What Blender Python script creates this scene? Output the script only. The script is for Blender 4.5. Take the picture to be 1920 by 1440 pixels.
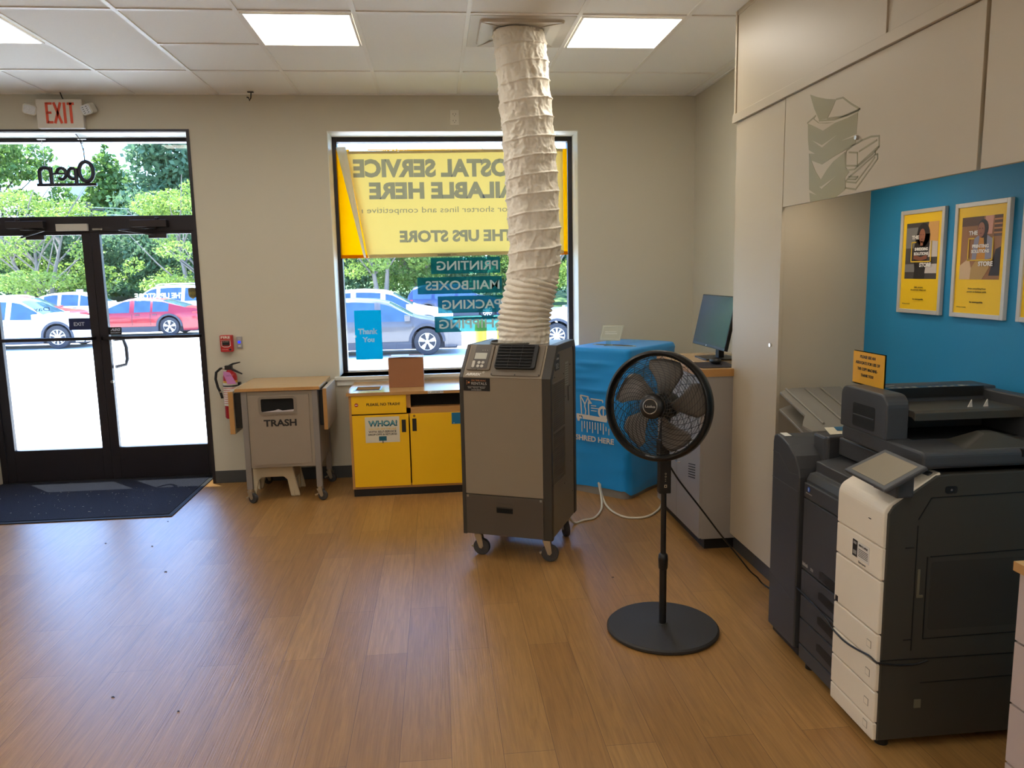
import bpy, math, random
from mathutils import Vector, Matrix, noise
import numpy as np
random.seed(7)
for o in list(bpy.data.objects): bpy.data.objects.remove(o)
SC = bpy.context.scene
COL = SC.collection
PI = math.pi

# ---------------------------------------------------------------- camera, world, sun, exposure
cam_d = bpy.data.cameras.new('camera'); cam = bpy.data.objects.new('camera', cam_d); COL.objects.link(cam)
cam_d.sensor_width = 36.0; cam_d.lens = 26.896; cam_d.clip_start = 0.05; cam_d.clip_end = 400
cR = Vector((0.99497168, -0.0982418, -0.01949121)); cU = Vector((0.03336393, 0.14161333, 0.98935965)); cF = Vector((0.09443626, 0.98503513, -0.14417899))
cam.matrix_world = Matrix(((cR.x, cU.x, -cF.x, 0), (cR.y, cU.y, -cF.y, 0), (cR.z, cU.z, -cF.z, 1.655), (0, 0, 0, 1)))
SC.camera = cam
SC.view_settings.view_transform = 'Standard'; SC.view_settings.look = 'None'
SC.view_settings.gamma = 1.0; SC.view_settings.use_curve_mapping = False
SC.view_settings.exposure = 0.5

SUN_DIR = Vector((0.42, -0.42, -1.0)).normalized()      # direction the light travels
w = bpy.data.worlds.new('world'); SC.world = w; w.use_nodes = True
nt = w.node_tree; nt.nodes.clear()
sky = nt.nodes.new('ShaderNodeTexSky'); sky.sky_type = 'NISHITA'; sky.sun_disc = False
sky.sun_elevation = math.asin(-SUN_DIR.z); sky.sun_rotation = math.atan2(-SUN_DIR.x, -SUN_DIR.y)
sky.air_density = 1.0; sky.dust_density = 0.4; sky.ozone_density = 2.5
bg = nt.nodes.new('ShaderNodeBackground'); bg.inputs['Strength'].default_value = 1.05
out = nt.nodes.new('ShaderNodeOutputWorld')
tint = nt.nodes.new('ShaderNodeMix'); tint.data_type = 'RGBA'; tint.blend_type = 'MULTIPLY'; tint.inputs[0].default_value = 1.0; tint.inputs[7].default_value = (0.80, 0.93, 1.18, 1)
nt.links.new(sky.outputs[0], tint.inputs[6]); nt.links.new(tint.outputs[2], bg.inputs['Color']); nt.links.new(bg.outputs[0], out.inputs['Surface'])
sun_d = bpy.data.lights.new('sun', 'SUN'); sun_d.energy = 22.0; sun_d.angle = 0.009; sun_d.color = (1.0, 0.95, 0.86)
sun = bpy.data.objects.new('sun', sun_d); COL.objects.link(sun)
sun.rotation_euler = SUN_DIR.to_track_quat('-Z', 'Y').to_euler(); sun.location = (-10, 16, 20)

LAMP_COL = (1.0, 0.93, 0.82); LAMP_STR = 9.0          # the ceiling light panels of the store

# ---------------------------------------------------------------- helpers
def lin(c):
    c = c / 255.0
    return c / 12.92 if c <= 0.04045 else ((c + 0.055) / 1.055) ** 2.4
def rgb(r, g, b): return (lin(r), lin(g), lin(b), 1.0)
MATS = {}
def mat(name, col, rough=0.5, metal=0.0, var=0.0, scale=8.0, bump=0.0, bscale=60.0, spec=0.5, emis=0.0, emcol=None, trans=0.0, stretch=None, coat=0.0, sub=0.0):
    if name in MATS: return MATS[name]
    m = bpy.data.materials.new(name); m.use_nodes = True; t = m.node_tree; b = t.nodes['Principled BSDF']
    c = rgb(*col)
    b.inputs['Base Color'].default_value = c; b.inputs['Roughness'].default_value = rough; b.inputs['Metallic'].default_value = metal
    b.inputs['Specular IOR Level'].default_value = spec; b.inputs['Coat Weight'].default_value = coat
    if trans: b.inputs['Transmission Weight'].default_value = trans
    tc = t.nodes.new('ShaderNodeTexCoord'); mp = t.nodes.new('ShaderNodeMapping'); t.links.new(tc.outputs['Object'], mp.inputs[0])
    if stretch: mp.inputs['Scale'].default_value = stretch
    if var or not bump:
        n = t.nodes.new('ShaderNodeTexNoise'); n.inputs['Scale'].default_value = scale; n.inputs['Detail'].default_value = 4
        t.links.new(mp.outputs[0], n.inputs['Vector'])
        mx = t.nodes.new('ShaderNodeMix'); mx.data_type = 'RGBA'
        v = max(var, 0.02)
        mx.inputs[6].default_value = tuple(x * (1 - v) for x in c[:3]) + (1,)
        mx.inputs[7].default_value = tuple(min(1, x * (1 + v)) for x in c[:3]) + (1,)
        t.links.new(n.outputs[0], mx.inputs[0]); t.links.new(mx.outputs[2], b.inputs['Base Color'])
    if bump:
        n2 = t.nodes.new('ShaderNodeTexNoise'); n2.inputs['Scale'].default_value = bscale; n2.inputs['Detail'].default_value = 3
        t.links.new(mp.outputs[0], n2.inputs['Vector'])
        bp = t.nodes.new('ShaderNodeBump'); bp.inputs['Strength'].default_value = bump; bp.inputs['Distance'].default_value = 0.01
        t.links.new(n2.outputs[0], bp.inputs['Height']); t.links.new(bp.outputs[0], b.inputs['Normal'])
    if emis:
        b.inputs['Emission Color'].default_value = (emcol or c[:3]) + (1,) if len(emcol or c[:3]) == 3 else emcol
        b.inputs['Emission Strength'].default_value = emis
    MATS[name] = m; return m
def sheer(name, col, dens=0.5, rough=0.6):
    """thin translucent film or fabric: part diffuse, part translucent"""
    if name in MATS: return MATS[name]
    m = bpy.data.materials.new(name); m.use_nodes = True; t = m.node_tree; t.nodes.clear()
    o = t.nodes.new('ShaderNodeOutputMaterial'); d = t.nodes.new('ShaderNodeBsdfDiffuse'); tr = t.nodes.new('ShaderNodeBsdfTranslucent'); mx = t.nodes.new('ShaderNodeMixShader')
    c = rgb(*col); n = t.nodes.new('ShaderNodeTexNoise'); n.inputs['Scale'].default_value = 3.0
    m2 = t.nodes.new('ShaderNodeMix'); m2.data_type = 'RGBA'
    m2.inputs[6].default_value = tuple(x * .96 for x in c[:3]) + (1,); m2.inputs[7].default_value = c
    t.links.new(n.outputs[0], m2.inputs[0])
    for q in (d, tr): t.links.new(m2.outputs[2], q.inputs['Color'])
    mx.inputs[0].default_value = dens
    t.links.new(d.outputs[0], mx.inputs[1]); t.links.new(tr.outputs[0], mx.inputs[2]); t.links.new(mx.outputs[0], o.inputs[0])
    MATS[name] = m; return m
def glassy(name, tint=(0.93, 0.97, 0.96), refl=1.0, rough=0.0):
    """clear pane: see-through with a mirror reflection that grows at grazing angles"""
    if name in MATS: return MATS[name]
    m = bpy.data.materials.new(name); m.use_nodes = True; t = m.node_tree; t.nodes.clear()
    o = t.nodes.new('ShaderNodeOutputMaterial'); a = t.nodes.new('ShaderNodeBsdfTransparent'); g = t.nodes.new('ShaderNodeBsdfGlossy')
    f = t.nodes.new('ShaderNodeFresnel'); f.inputs[0].default_value = 1.45; mx = t.nodes.new('ShaderNodeMixShader')
    mu = t.nodes.new('ShaderNodeMath'); mu.operation = 'MULTIPLY'; mu.inputs[1].default_value = refl
    a.inputs[0].default_value = tint + (1,); g.inputs['Roughness'].default_value = rough
    t.links.new(f.outputs[0], mu.inputs[0]); t.links.new(mu.outputs[0], mx.inputs[0])
    t.links.new(a.outputs[0], mx.inputs[1]); t.links.new(g.outputs[0], mx.inputs[2]); t.links.new(mx.outputs[0], o.inputs[0])
    MATS[name] = m; return m

_txt_cache = {}
class MB:
    def __init__(s): s.v = []; s.f = []; s.mi = []; s.ms = []; s.M = Matrix.Identity(4); s.m = None
    def use(s, m):
        if m not in s.ms: s.ms.append(m)
        s.m = s.ms.index(m); return s
    def at(s, M): s.M = M; return s
    def add(s, vs, fs):
        o = len(s.v); s.v += [tuple(s.M @ Vector(p)) for p in vs]; s.f += [tuple(i + o for i in f) for f in fs]; s.mi += [s.m or 0] * len(fs); return s
    def box(s, a, b):
        x0, y0, z0 = [min(a[i], b[i]) for i in range(3)]; x1, y1, z1 = [max(a[i], b[i]) for i in range(3)]
        v = [(x0, y0, z0), (x1, y0, z0), (x1, y1, z0), (x0, y1, z0), (x0, y0, z1), (x1, y0, z1), (x1, y1, z1), (x0, y1, z1)]
        return s.add(v, [(0, 3, 2, 1), (4, 5, 6, 7), (0, 1, 5, 4), (1, 2, 6, 5), (2, 3, 7, 6), (3, 0, 4, 7)])
    def prism(s, pts, a, b, ax='z'):
        """polygon pts (2D) extruded from a to b along axis ax"""
        n = len(pts)
        def P(p, h): return (p[0], p[1], h) if ax == 'z' else ((p[0], h, p[1]) if ax == 'y' else (h, p[0], p[1]))
        v = [P(p, a) for p in pts] + [P(p, b) for p in pts]
        return s.add(v, [tuple(range(n))[::-1], tuple(range(n, 2 * n))] + [(i, (i + 1) % n, n + (i + 1) % n, n + i) for i in range(n)])
    def lathe(s, prof, c=(0, 0, 0), ax='z', seg=32, close=True):
        """prof: (radius, height) list turned about axis ax through c"""
        v = []; f = []; n = len(prof)
        for i in range(seg):
            t = 2 * PI * i / seg; cs, sn = math.cos(t), math.sin(t)
            for r, h in prof:
                p = (r * cs, r * sn, h) if ax == 'z' else ((r * cs, h, r * sn) if ax == 'y' else (h, r * cs, r * sn))
                v.append((p[0] + c[0], p[1] + c[1], p[2] + c[2]))
        for i in range(seg):
            j = (i + 1) % seg
            for k in range(n - 1): f.append((i * n + k, j * n + k, j * n + k + 1, i * n + k + 1))
        if close:
            if prof[0][0] > 1e-6: f.append(tuple(i * n for i in range(seg))[::-1])
            if prof[-1][0] > 1e-6: f.append(tuple(i * n + n - 1 for i in range(seg)))
        return s.add(v, f)
    def cyl(s, c, r, h, ax='z', seg=24): return s.lathe([(r, 0), (r, h)], c, ax, seg)
    def tube(s, pts, r, seg=8, closed=False, cap=True):
        pts = [Vector(p) for p in pts]; n = len(pts); v = []; f = []
        rr = r if isinstance(r, (list, tuple)) else [r] * n
        up = None
        for i, p in enumerate(pts):
            if closed: t = (pts[(i + 1) % n] - pts[i - 1])
            else: t = pts[min(i + 1, n - 1)] - pts[max(i - 1, 0)]
            t = t.normalized() if t.length > 1e-9 else Vector((0, 0, 1))
            if up is None: up = t.orthogonal().normalized()
            up = (up - t * up.dot(t)); up = up.normalized() if up.length > 1e-6 else t.orthogonal().normalized()
            b = t.cross(up)
            for k in range(seg):
                a = 2 * PI * k / seg; v.append(tuple(p + (up * math.cos(a) + b * math.sin(a)) * rr[i]))
        for i in range(n if closed else n - 1):
            j = (i + 1) % n
            for k in range(seg):
                l = (k + 1) % seg; f.append((i * seg + k, i * seg + l, j * seg + l, j * seg + k))
        if cap and not closed: f += [tuple(range(seg))[::-1], tuple(range((n - 1) * seg, n * seg))]
        return s.add(v, f)
    def poly(s, pts): return s.add(pts, [tuple(range(len(pts)))])
    def grid(s, fn, nu, nv, cu=False, cv=False):
        v = [fn(i / (nu if cu else nu - 1), j / (nv if cv else nv - 1)) for i in range(nu) for j in range(nv)]; f = []
        for i in range(nu if cu else nu - 1):
            for j in range(nv if cv else nv - 1):
                a, b = i * nv + j, ((i + 1) % nu) * nv + j; c, d = ((i + 1) % nu) * nv + (j + 1) % nv, i * nv + (j + 1) % nv
                f.append((a, b, c, d))
        return s.add(v, f)
    def text(s, body, c, ux, uz, w=None, h=None, bold=0.0, mirror=False, thick=0.0006, shear=0.0):
        """lettering fitted to width w and/or cap height h, centred at c, reading along ux, up along uz"""
        key = (body, bold, shear)
        if key not in _txt_cache:
            cu = bpy.data.curves.new('t', 'FONT'); cu.body = body; cu.size = 1.0; cu.offset = bold; cu.shear = shear; cu.resolution_u = 3; cu.extrude = 0.0
            ob = bpy.data.objects.new('t', cu); COL.objects.link(ob)
            dg = bpy.context.evaluated_depsgraph_get(); me = bpy.data.meshes.new_from_object(ob.evaluated_get(dg))
            _txt_cache[key] = ([tuple(q.co) for q in me.vertices], [tuple(p.vertices) for p in me.polygons])
            bpy.data.objects.remove(ob); bpy.data.curves.remove(cu); bpy.data.meshes.remove(me)
        vs, fs = _txt_cache[key]
        if not vs: return s
        xs = [q[0] for q in vs]; ys = [q[1] for q in vs]; x0, x1, y0, y1 = min(xs), max(xs), min(ys), max(ys)
        sy = (h / (y1 - y0)) if h else w / (x1 - x0); sx = (w / (x1 - x0)) if w else sy
        if mirror: sx = -sx
        ux = Vector(ux).normalized(); uz = Vector(uz).normalized(); nn = ux.cross(uz) ; c = Vector(c)
        n = len(vs); cx, cy = (x0 + x1) / 2, (y0 + y1) / 2
        v = [tuple(c + ux * (q[0] - cx) * sx + uz * (q[1] - cy) * sy + nn * thick) for q in vs]
        # front sheet plus rim so that the lettering has a thickness
        v += [tuple(c + ux * (q[0] - cx) * sx + uz * (q[1] - cy) * sy) for q in vs]
        ed = {}
        for f in fs:
            for i in range(len(f)): ed[(f[i], f[(i + 1) % len(f)])] = 1
        rim = [(a, b, b + n, a + n) for (a, b) in ed if (b, a) not in ed]
        return s.add(v, list(fs) + rim)
    def cut_strip(s, body, x0, x1, z0, z1, c, w, h, bold, y=0.0):
        """flat strip in the xz plane with mirrored lettering cut out of it (counters stay)"""
        n0 = len(s.v); q = MB(); q.text(body, c, X, Z, w=w, h=h, bold=bold, mirror=True, thick=0.0)
        nv = len(q.v) // 2; ed = set(); fl = [f for f in q.f if max(f) < nv]
        for f in fl:
            for i in range(len(f)): ed.add((f[i], f[(i + 1) % len(f)]))
        nx = {a: b for (a, b) in ed if (b, a) not in ed}; loops = []
        while nx:
            a = next(iter(nx)); lp = []
            while a in nx: lp.append(a); a = nx.pop(a)
            if len(lp) > 2: loops.append([Vector((q.v[k][0], q.v[k][2], 0)) for k in lp])
        ar = lambda l: sum(l[i].x * l[(i + 1) % len(l)].y - l[(i + 1) % len(l)].x * l[i].y for i in range(len(l)))
        big = max(loops, key=lambda l: abs(ar(l))); sg = 1 if ar(big) > 0 else -1
        outer = [l for l in loops if ar(l) * sg > 0]; inner = [l for l in loops if ar(l) * sg < 0]
        from mathutils.geometry import tessellate_polygon
        rect = [Vector((x0, z0, 0)), Vector((x1, z0, 0)), Vector((x1, z1, 0)), Vector((x0, z1, 0))]
        for grp in [[rect] + outer] + [[l] for l in inner]:
            flat = [p for l in grp for p in l]; tr = tessellate_polygon(grp); s.add([(p.x, y, p.y) for p in flat], [tuple(t_) for t_ in tr])
        return s
    def build(s, name, m=None, parent=None, bev=0.0, smooth=None, seg=2, loc=None, solid=0.0):
        me = bpy.data.meshes.new(name); me.from_pydata(s.v, [], s.f); me.update()
        mats = s.ms if s.ms else [m]
        for q in mats: me.materials.append(q)
        if s.ms and len(s.ms) > 1: me.polygons.foreach_set('material_index', s.mi)
        if smooth is not None:
            me.polygons.foreach_set('use_smooth', [True] * len(me.polygons)); me.set_sharp_from_angle(angle=math.radians(smooth))
        ob = bpy.data.objects.new(name, me); COL.objects.link(ob)
        if parent: ob.parent = parent
        if loc: ob.location = loc
        if solid:
            q = ob.modifiers.new('solid', 'SOLIDIFY'); q.thickness = solid; q.offset = 0
        if bev:
            q = ob.modifiers.new('bevel', 'BEVEL'); q.width = bev; q.segments = seg; q.limit_method = 'ANGLE'; q.angle_limit = math.radians(40); q.harden_normals = False
        return ob
def tag(o, label=None, cat=None, group=None, kind=None):
    if label: o['label'] = label
    if cat: o['category'] = cat
    if group: o['group'] = group
    if kind: o['kind'] = kind
    return o
def thing(name, label, cat, loc=(0, 0, 0), rz=0.0, group=None, kind=None):
    o = bpy.data.objects.new(name, None); COL.objects.link(o); o.location = loc; o.rotation_euler = (0, 0, rz); o.empty_display_size = 0.05
    return tag(o, label, cat, group, kind)
def struct(o): o['kind'] = 'structure'; return o
X, Y, Z = (1, 0, 0), (0, 1, 0), (0, 0, 1); NX, NY = (-1, 0, 0), (0, -1, 0)
D = 6.277; H = 3.044; XR = 2.14          # window wall, ceiling height, right wall
WF = 6.53                                 # face of the window and door frames
def arc(cx, cy, r, a0, a1, n=6): return [(cx + r * math.cos(math.radians(a0 + (a1 - a0) * i / n)), cy + r * math.sin(math.radians(a0 + (a1 - a0) * i / n))) for i in range(n + 1)]
def rrect(x0, y0, x1, y1, r, n=4):
    return arc(x1 - r, y0 + r, r, -90, 0, n) + arc(x1 - r, y1 - r, r, 0, 90, n) + arc(x0 + r, y1 - r, r, 90, 180, n) + arc(x0 + r, y0 + r, r, 180, 270, n)
# ---------------------------------------------------------------- materials of the room
M_wall = mat('wall_paint', (204, 197, 178), 0.7, var=0.02, scale=2, bump=0.03, bscale=180)
M_blue = mat('blue_paint', (28, 136, 186), 0.6, var=0.02, scale=2, bump=0.05, bscale=90)
M_tile = mat('ceiling_tile', (248, 246, 240), 0.9, var=0.03, scale=90, bump=0.08, bscale=220)
M_tee = mat('ceiling_tee', (244, 240, 232), 0.5)
M_base = mat('baseboard_rubber', (66, 68, 70), 0.5)
M_white = mat('white_trim', (226, 226, 216), 0.5)
M_alu = mat('bronze_aluminium', (38, 33, 38), 0.4, metal=0.3)
M_black = mat('black_plastic', (22, 22, 23), 0.45)
M_dark = mat('dark_void', (8, 8, 8), 0.9)
M_chrome = mat('chrome', (200, 200, 200), 0.18, metal=1.0)
M_steel = mat('brushed_steel', (165, 162, 155), 0.35, metal=0.9)
M_glass = glassy('pane_glass', refl=0.8)
M_laminate = mat('beige_laminate', (190, 176, 152), 0.45, var=0.02, scale=3, bump=0.02, bscale=300)
M_oakedge = mat('oak_edge', (184, 136, 78), 0.5, var=0.12, scale=30, stretch=(1, 1, 8))
M_oaktop = mat('oak_laminate_top', (200, 160, 108), 0.14, var=0.10, scale=10, stretch=(1, 9, 1))

def floor_material():
    m = bpy.data.materials.new('vinyl_planks'); m.use_nodes = True; t = m.node_tree; b = t.nodes['Principled BSDF']; L = t.links.new
    tc = t.nodes.new('ShaderNodeTexCoord'); sp = t.nodes.new('ShaderNodeSeparateXYZ'); cb = t.nodes.new('ShaderNodeCombineXYZ')
    L(tc.outputs['Object'], sp.inputs[0]); L(sp.outputs['Y'], cb.inputs['X']); L(sp.outputs['X'], cb.inputs['Y'])
    br = t.nodes.new('ShaderNodeTexBrick'); br.inputs['Scale'].default_value = 1.0; br.inputs['Brick Width'].default_value = 1.22; br.inputs['Row Height'].default_value = 0.18
    br.inputs['Mortar Size'].default_value = 0.0009; br.inputs['Mortar Smooth'].default_value = 0.2; br.offset = 0.37; br.inputs['Bias'].default_value = 0.0
    br.inputs['Color1'].default_value = rgb(174, 131, 76); br.inputs['Color2'].default_value = rgb(156, 113, 62); br.inputs['Mortar'].default_value = rgb(96, 64, 38)
    L(cb.outputs[0], br.inputs['Vector'])
    mp = t.nodes.new('ShaderNodeMapping'); mp.inputs['Scale'].default_value = (2.2, 38.0, 1.0); L(cb.outputs[0], mp.inputs[0])
    ad = t.nodes.new('ShaderNodeVectorMath'); ad.operation = 'ADD'; L(mp.outputs[0], ad.inputs[0]); L(br.outputs['Color'], ad.inputs[1])
    n = t.nodes.new('ShaderNodeTexNoise'); n.inputs['Scale'].default_value = 1.4; n.inputs['Detail'].default_value = 8; n.inputs['Roughness'].default_value = 0.62; n.inputs['Distortion'].default_value = 1.2
    L(ad.outputs[0], n.inputs['Vector'])
    rp = t.nodes.new('ShaderNodeValToRGB'); rp.color_ramp.elements[0].position = 0.30; rp.color_ramp.elements[0].color = (0.72, 0.70, 0.68, 1)
    rp.color_ramp.elements[1].position = 0.66; rp.color_ramp.elements[1].color = (1.07, 1.07, 1.06, 1); L(n.outputs[0], rp.inputs[0])
    mx = t.nodes.new('ShaderNodeMix'); mx.data_type = 'RGBA'; mx.blend_type = 'MULTIPLY'; mx.inputs[0].default_value = 1.0
    L(br.outputs['Color'], mx.inputs[6]); L(rp.outputs[0], mx.inputs[7]); L(mx.outputs[2], b.inputs['Base Color'])
    mp2 = t.nodes.new('ShaderNodeMapping'); mp2.inputs['Scale'].default_value = (3.0, 170.0, 1.0); L(cb.outputs[0], mp2.inputs[0])
    n2 = t.nodes.new('ShaderNodeTexNoise'); n2.inputs['Scale'].default_value = 1.0; n2.inputs['Detail'].default_value = 5; n2.inputs['Distortion'].default_value = 0.8; L(mp2.outputs[0], n2.inputs['Vector'])
    h = t.nodes.new('ShaderNodeMath'); h.operation = 'SUBTRACT'; L(n2.outputs[0], h.inputs[0]); L(br.outputs['Fac'], h.inputs[1])
    bp = t.nodes.new('ShaderNodeBump'); bp.inputs['Strength'].default_value = 0.22; bp.inputs['Distance'].default_value = 0.004; L(h.outputs[0], bp.inputs['Height']); L(bp.outputs[0], b.inputs['Normal'])
    b.inputs['Roughness'].default_value = 0.34; b.inputs['Specular IOR Level'].default_value = 0.5
    return m
# ---------------------------------------------------------------- shell
XL, YB = -4.6, -3.2
o = MB().box((XL - .15, YB - .15, -0.1), (XR + .15, 6.60, 0)).build('floor', floor_material()); struct(o)
o = MB().box((XL - .15, YB - .15, H), (XR + .15, 6.66, H + .12)).build('ceiling', M_tile); struct(o)
# ceiling grid
T = 0.6096; GX = -2.8262
rows = [D - .6913 - T * k for k in range(0, 16)]
b = MB(); tz0, tz1 = H - 0.006, H + 0.001
k0 = -3
for k in range(-3, 9):
    x = GX + k * T
    if XL < x < XR: b.box((x - .012, YB, tz0), (x + .012, D, tz1))
for k in range(-3, 8):
    x0, x1 = max(GX + k * T, XL), min(GX + (k + 1) * T, XR)
    big = (k % 3 == 1)
    for i, y in enumerate(rows):
        if big and i % 2 == 1: continue
        b.box((x0 + .012, y - .012, tz0), (x1 - .012, y + .012, tz1))
b.box((XL, D - .02, tz0), (XR, D, tz1)); b.box((XR - .02, YB, tz0), (XR, D, tz1))
b.build('trim_1', M_tee)['kind'] = 'structure'
# window wall with a door opening and a window opening
DX0, DX1, DTOP = -3.62, -1.85, 2.77
WX0, WX1, WB, WT = -0.807, 1.172, 0.845, 2.772
b = MB(); y0, y1 = D, 6.66
for (xa, xb, za, zb) in ((XL - .15, DX0, 0, H), (DX0, DX1, DTOP, H), (DX1, WX0, 0, H), (WX0, WX1, 0, WB), (WX0, WX1, WT, H), (WX1, XR + .15, 0, H)): b.box((xa, y0, za), (xb, y1, zb))
struct(b.build('wall_back', M_wall))
b = MB(); b.use(M_wall).box((XR, 3.66, 0), (XR + .15, 6.66, H)); b.use(M_blue).box((XR, YB, 0), (XR + .15, 3.66, H)); struct(b.build('wall_right'))
struct(MB().box((XL - .15, YB, 0), (XL, 6.66, H)).build('wall_left', mat('wall_paint_white', (236, 232, 222), .7)))
struct(MB().box((XL - .15, YB - .15, 0), (XR + .15, YB, H)).build('wall_front', mat('wall_paint_white', (236, 232, 222), .7)))
b = MB()
for (xa, xb) in ((XL, DX0 - .03), (DX1 + .008, XR)): b.box((xa, D - .006, 0), (xb, D, .102))
struct(b.build('baseboard_back', M_base, bev=.002))
struct(MB().box((XR - .006, YB, 0), (XR, 3.6, .102)).build('baseboard_right', M_base))
# black edge trim round the door opening
b = MB(); b.box((DX1 - .012, D - .008, 0), (DX1 + .010, WF, DTOP)); b.box((DX0 - .01, D - .008, DTOP), (DX1 + .010, D + .01, DTOP + .016))
struct(b.build('trim_2', M_alu))
# window sill with apron
b = MB(); b.box((WX0 - .035, D - .032, WB - .03), (WX1 + .035, WF, WB)); b.box((WX0 - .02, D - .016, WB - .075), (WX1 + .02, D, WB - .03))
struct(b.build('trim_3', M_white, bev=.004))
b = MB()   # painted reveal lining
b.box((WX0, D + .002, WT - .004), (WX1, WF, WT)); b.box((WX0, D + .002, WB), (WX0 + .004, WF, WT)); b.box((WX1 - .004, D + .002, WB), (WX1, WF, WT)); b.box((DX0, D + .012, DTOP - .004), (DX1, WF, DTOP))
struct(b.build('trim_4', M_white))
struct(MB().box((DX0, WF - .012, 0), (DX1, 6.655, .008)).build('trim_6', mat('threshold_dark', (48, 46, 48), .5, metal=.4)))
# ---------------------------------------------------------------- window
def frame(mb, x0, x1, z0, z1, wd, y0, y1, wt=None, wb=None):
    wt = wt or wd; wb = wb or wd
    mb.box((x0, y0, z0), (x0 + wd, y1, z1)); mb.box((x1 - wd, y0, z0), (x1, y1, z1)); mb.box((x0 + wd, y0, z1 - wt), (x1 - wd, y1, z1)); mb.box((x0 + wd, y0, z0), (x1 - wd, y1, z0 + wb))
w1 = bpy.data.objects.new('window_1', None); COL.objects.link(w1); w1.location = (0.18, WF, WB); struct(w1)
def loc(o, p): o.location = Vector(o.location) - Vector(p.location); return o
b = MB(); frame(b, WX0, WX1, WB - .02, WT, .042, WF, WF + .09, wb=.028); loc(b.build('window_frame', M_alu, w1, bev=.002), w1)
b = MB(); b.box((WX0 + .043, WF - .001, WB), (WX1 - .043, WF + .044, WB + .014)); loc(b.build('sill_glare_strip', M_white, w1), w1)  # white strip added for the reflected daylight on the bottom frame member
b = MB(); b.box((WX0 + .04, WF + .045, WB + .02), (WX1 - .04, WF + .051, WT - .04)); loc(b.build('pane', M_glass, w1), w1)
# ---------------------------------------------------------------- entrance: transom and two door leaves
w2 = bpy.data.objects.new('window_2', None); COL.objects.link(w2); w2.location = (-2.7, WF, 2.1); struct(w2)
b = MB(); b.box((DX0, WF, 2.737), (DX1, WF + .1, DTOP)); b.box((DX0, WF, 2.0405), (DX1, WF + .1, 2.165)); b.box((DX0, WF, 0), (DX0 + .045, WF + .1, DTOP)); b.box((DX1 - .045, WF, 0), (DX1, WF + .1, DTOP))
loc(b.build('door_frame', M_alu, w2, bev=.003), w2)
b = MB(); b.box((DX0 + .04, WF + .045, 2.16), (DX1 - .04, WF + .051, 2.74)); loc(b.build('pane', M_glass, w2), w2)
def leaf(name, x0, x1, hinge_right):
    dr = bpy.data.objects.new(name, None); COL.objects.link(dr); dr.location = ((x0 + x1) / 2, WF, 0); struct(dr)
    b = MB(); s = .068; y0, y1 = WF + .012, WF + .058
    b.box((x0, y0, .009), (x0 + s, y1, 2.042)); b.box((x1 - s, y0, .009), (x1, y1, 2.042)); b.box((x0 + s, y0, 2.02), (x1 - s, y1, 2.042)); b.box((x0 + s, y0, .009), (x1 - s, y1, .275))
    loc(b.build('leaf_frame', M_alu, dr, bev=.003), dr)
    b = MB(); b.box((x0 + s - .005, WF + .032, .27), (x1 - s + .005, WF + .038, 2.025)); loc(b.build('pane', M_glass, dr), dr)
    b = MB(); b.box((x0 + .03, WF - .05, 1.178), (x1 - .03, WF - .028, 1.205)); b.box((x0 + .03, WF - .05, 1.178), (x0 + .05, WF + .014, 1.205)); b.box((x1 - .05, WF - .05, 1.178), (x1 - .03, WF + .014, 1.205))
    loc(b.build('push_bar', M_alu, dr, bev=.004), dr)
    b = MB()
    cx = x1 - .37 if hinge_right else x0 + .37
    sg = 1 if hinge_right else -1
    b.box((cx - .14, WF - .065, 2.072), (cx + .14, WF, 2.128)); b.cyl((cx + .06 * sg, WF - .035, 2.128), .016, .02)
    b.tube([(cx + .05 * sg, WF - .03, 2.07), (cx - .19 * sg, WF - .16, 2.045), (cx + .06 * sg, WF - .0, 2.005)], .010, 6)
    b.box((cx - .02, WF - .02, 1.985), (cx + .12, WF + .013, 2.02))
    loc(b.build('door_closer', M_steel if False else mat('closer_bronze', (60, 54, 54), .35, metal=.6), dr, bev=.004), dr)
    return dr
MX = -2.745
d1 = leaf('door_1', MX + .0006, DX1 - .047, True); d2 = leaf('door_2', DX0 + .047, MX - .0006, False)
b = MB(); b.tube([(-2.665, WF + .07, 1.17), (-2.615, WF + .13, 1.17), (-2.60, WF + .145, 1.10), (-2.60, WF + .145, 1.0), (-2.61, WF + .13, .955), (-2.665, WF + .06, .945)], .015, 10); loc(b.build('pull_handle', M_alu, d1, smooth=60), d1)
b = MB(); b.cyl((-2.68, WF - .004, .83), .012, .02, 'y'); b.box((-2.715, WF - .012, 2.055), (-2.64, WF, 2.068)); loc(b.build('lock_cylinder', M_steel, d1), d1)
b = MB(); b.box((-2.985, WF - .03, 2.05), (-2.745, WF - .001, 2.105)); loc(b.build('magnet_lock', mat('pale_magnet_cover', (205, 198, 186), .4), w2, bev=.003), w2)
# ================================================================ ceiling lights and vent
def ceiling_light(cx, cy, label):
    t = thing('ceiling_light', label, 'ceiling light', (cx, cy, H - .004), group=None)
    b = MB(); f = .5 * T - .014; g = f - .014
    frame(b, -f, f, -f, f, .014, 0, 1)
    b.v = [(x, z, (-.008 if y < .5 else .0)) for (x, y, z) in b.v]
    b.build('frame', M_tee, t)
    b = MB(); b.box((-g, -g, -.004), (g, g, 0)); b.build('diffuser', mat('lit_diffuser', (255, 244, 226), .6, emis=LAMP_STR, emcol=LAMP_COL), t)
    return t
FY = D - 1.6057
ceiling_light(GX + 3.5 * T, FY, 'lit square ceiling panel above the gap between window and door, left of the white duct')
ceiling_light(GX + 6.5 * T, FY, 'lit square ceiling panel right of the white duct, next to the ceiling vent')
ceiling_light(GX + 0.5 * T, FY, 'lit square ceiling panel cut off by the left edge of the photo')
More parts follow.
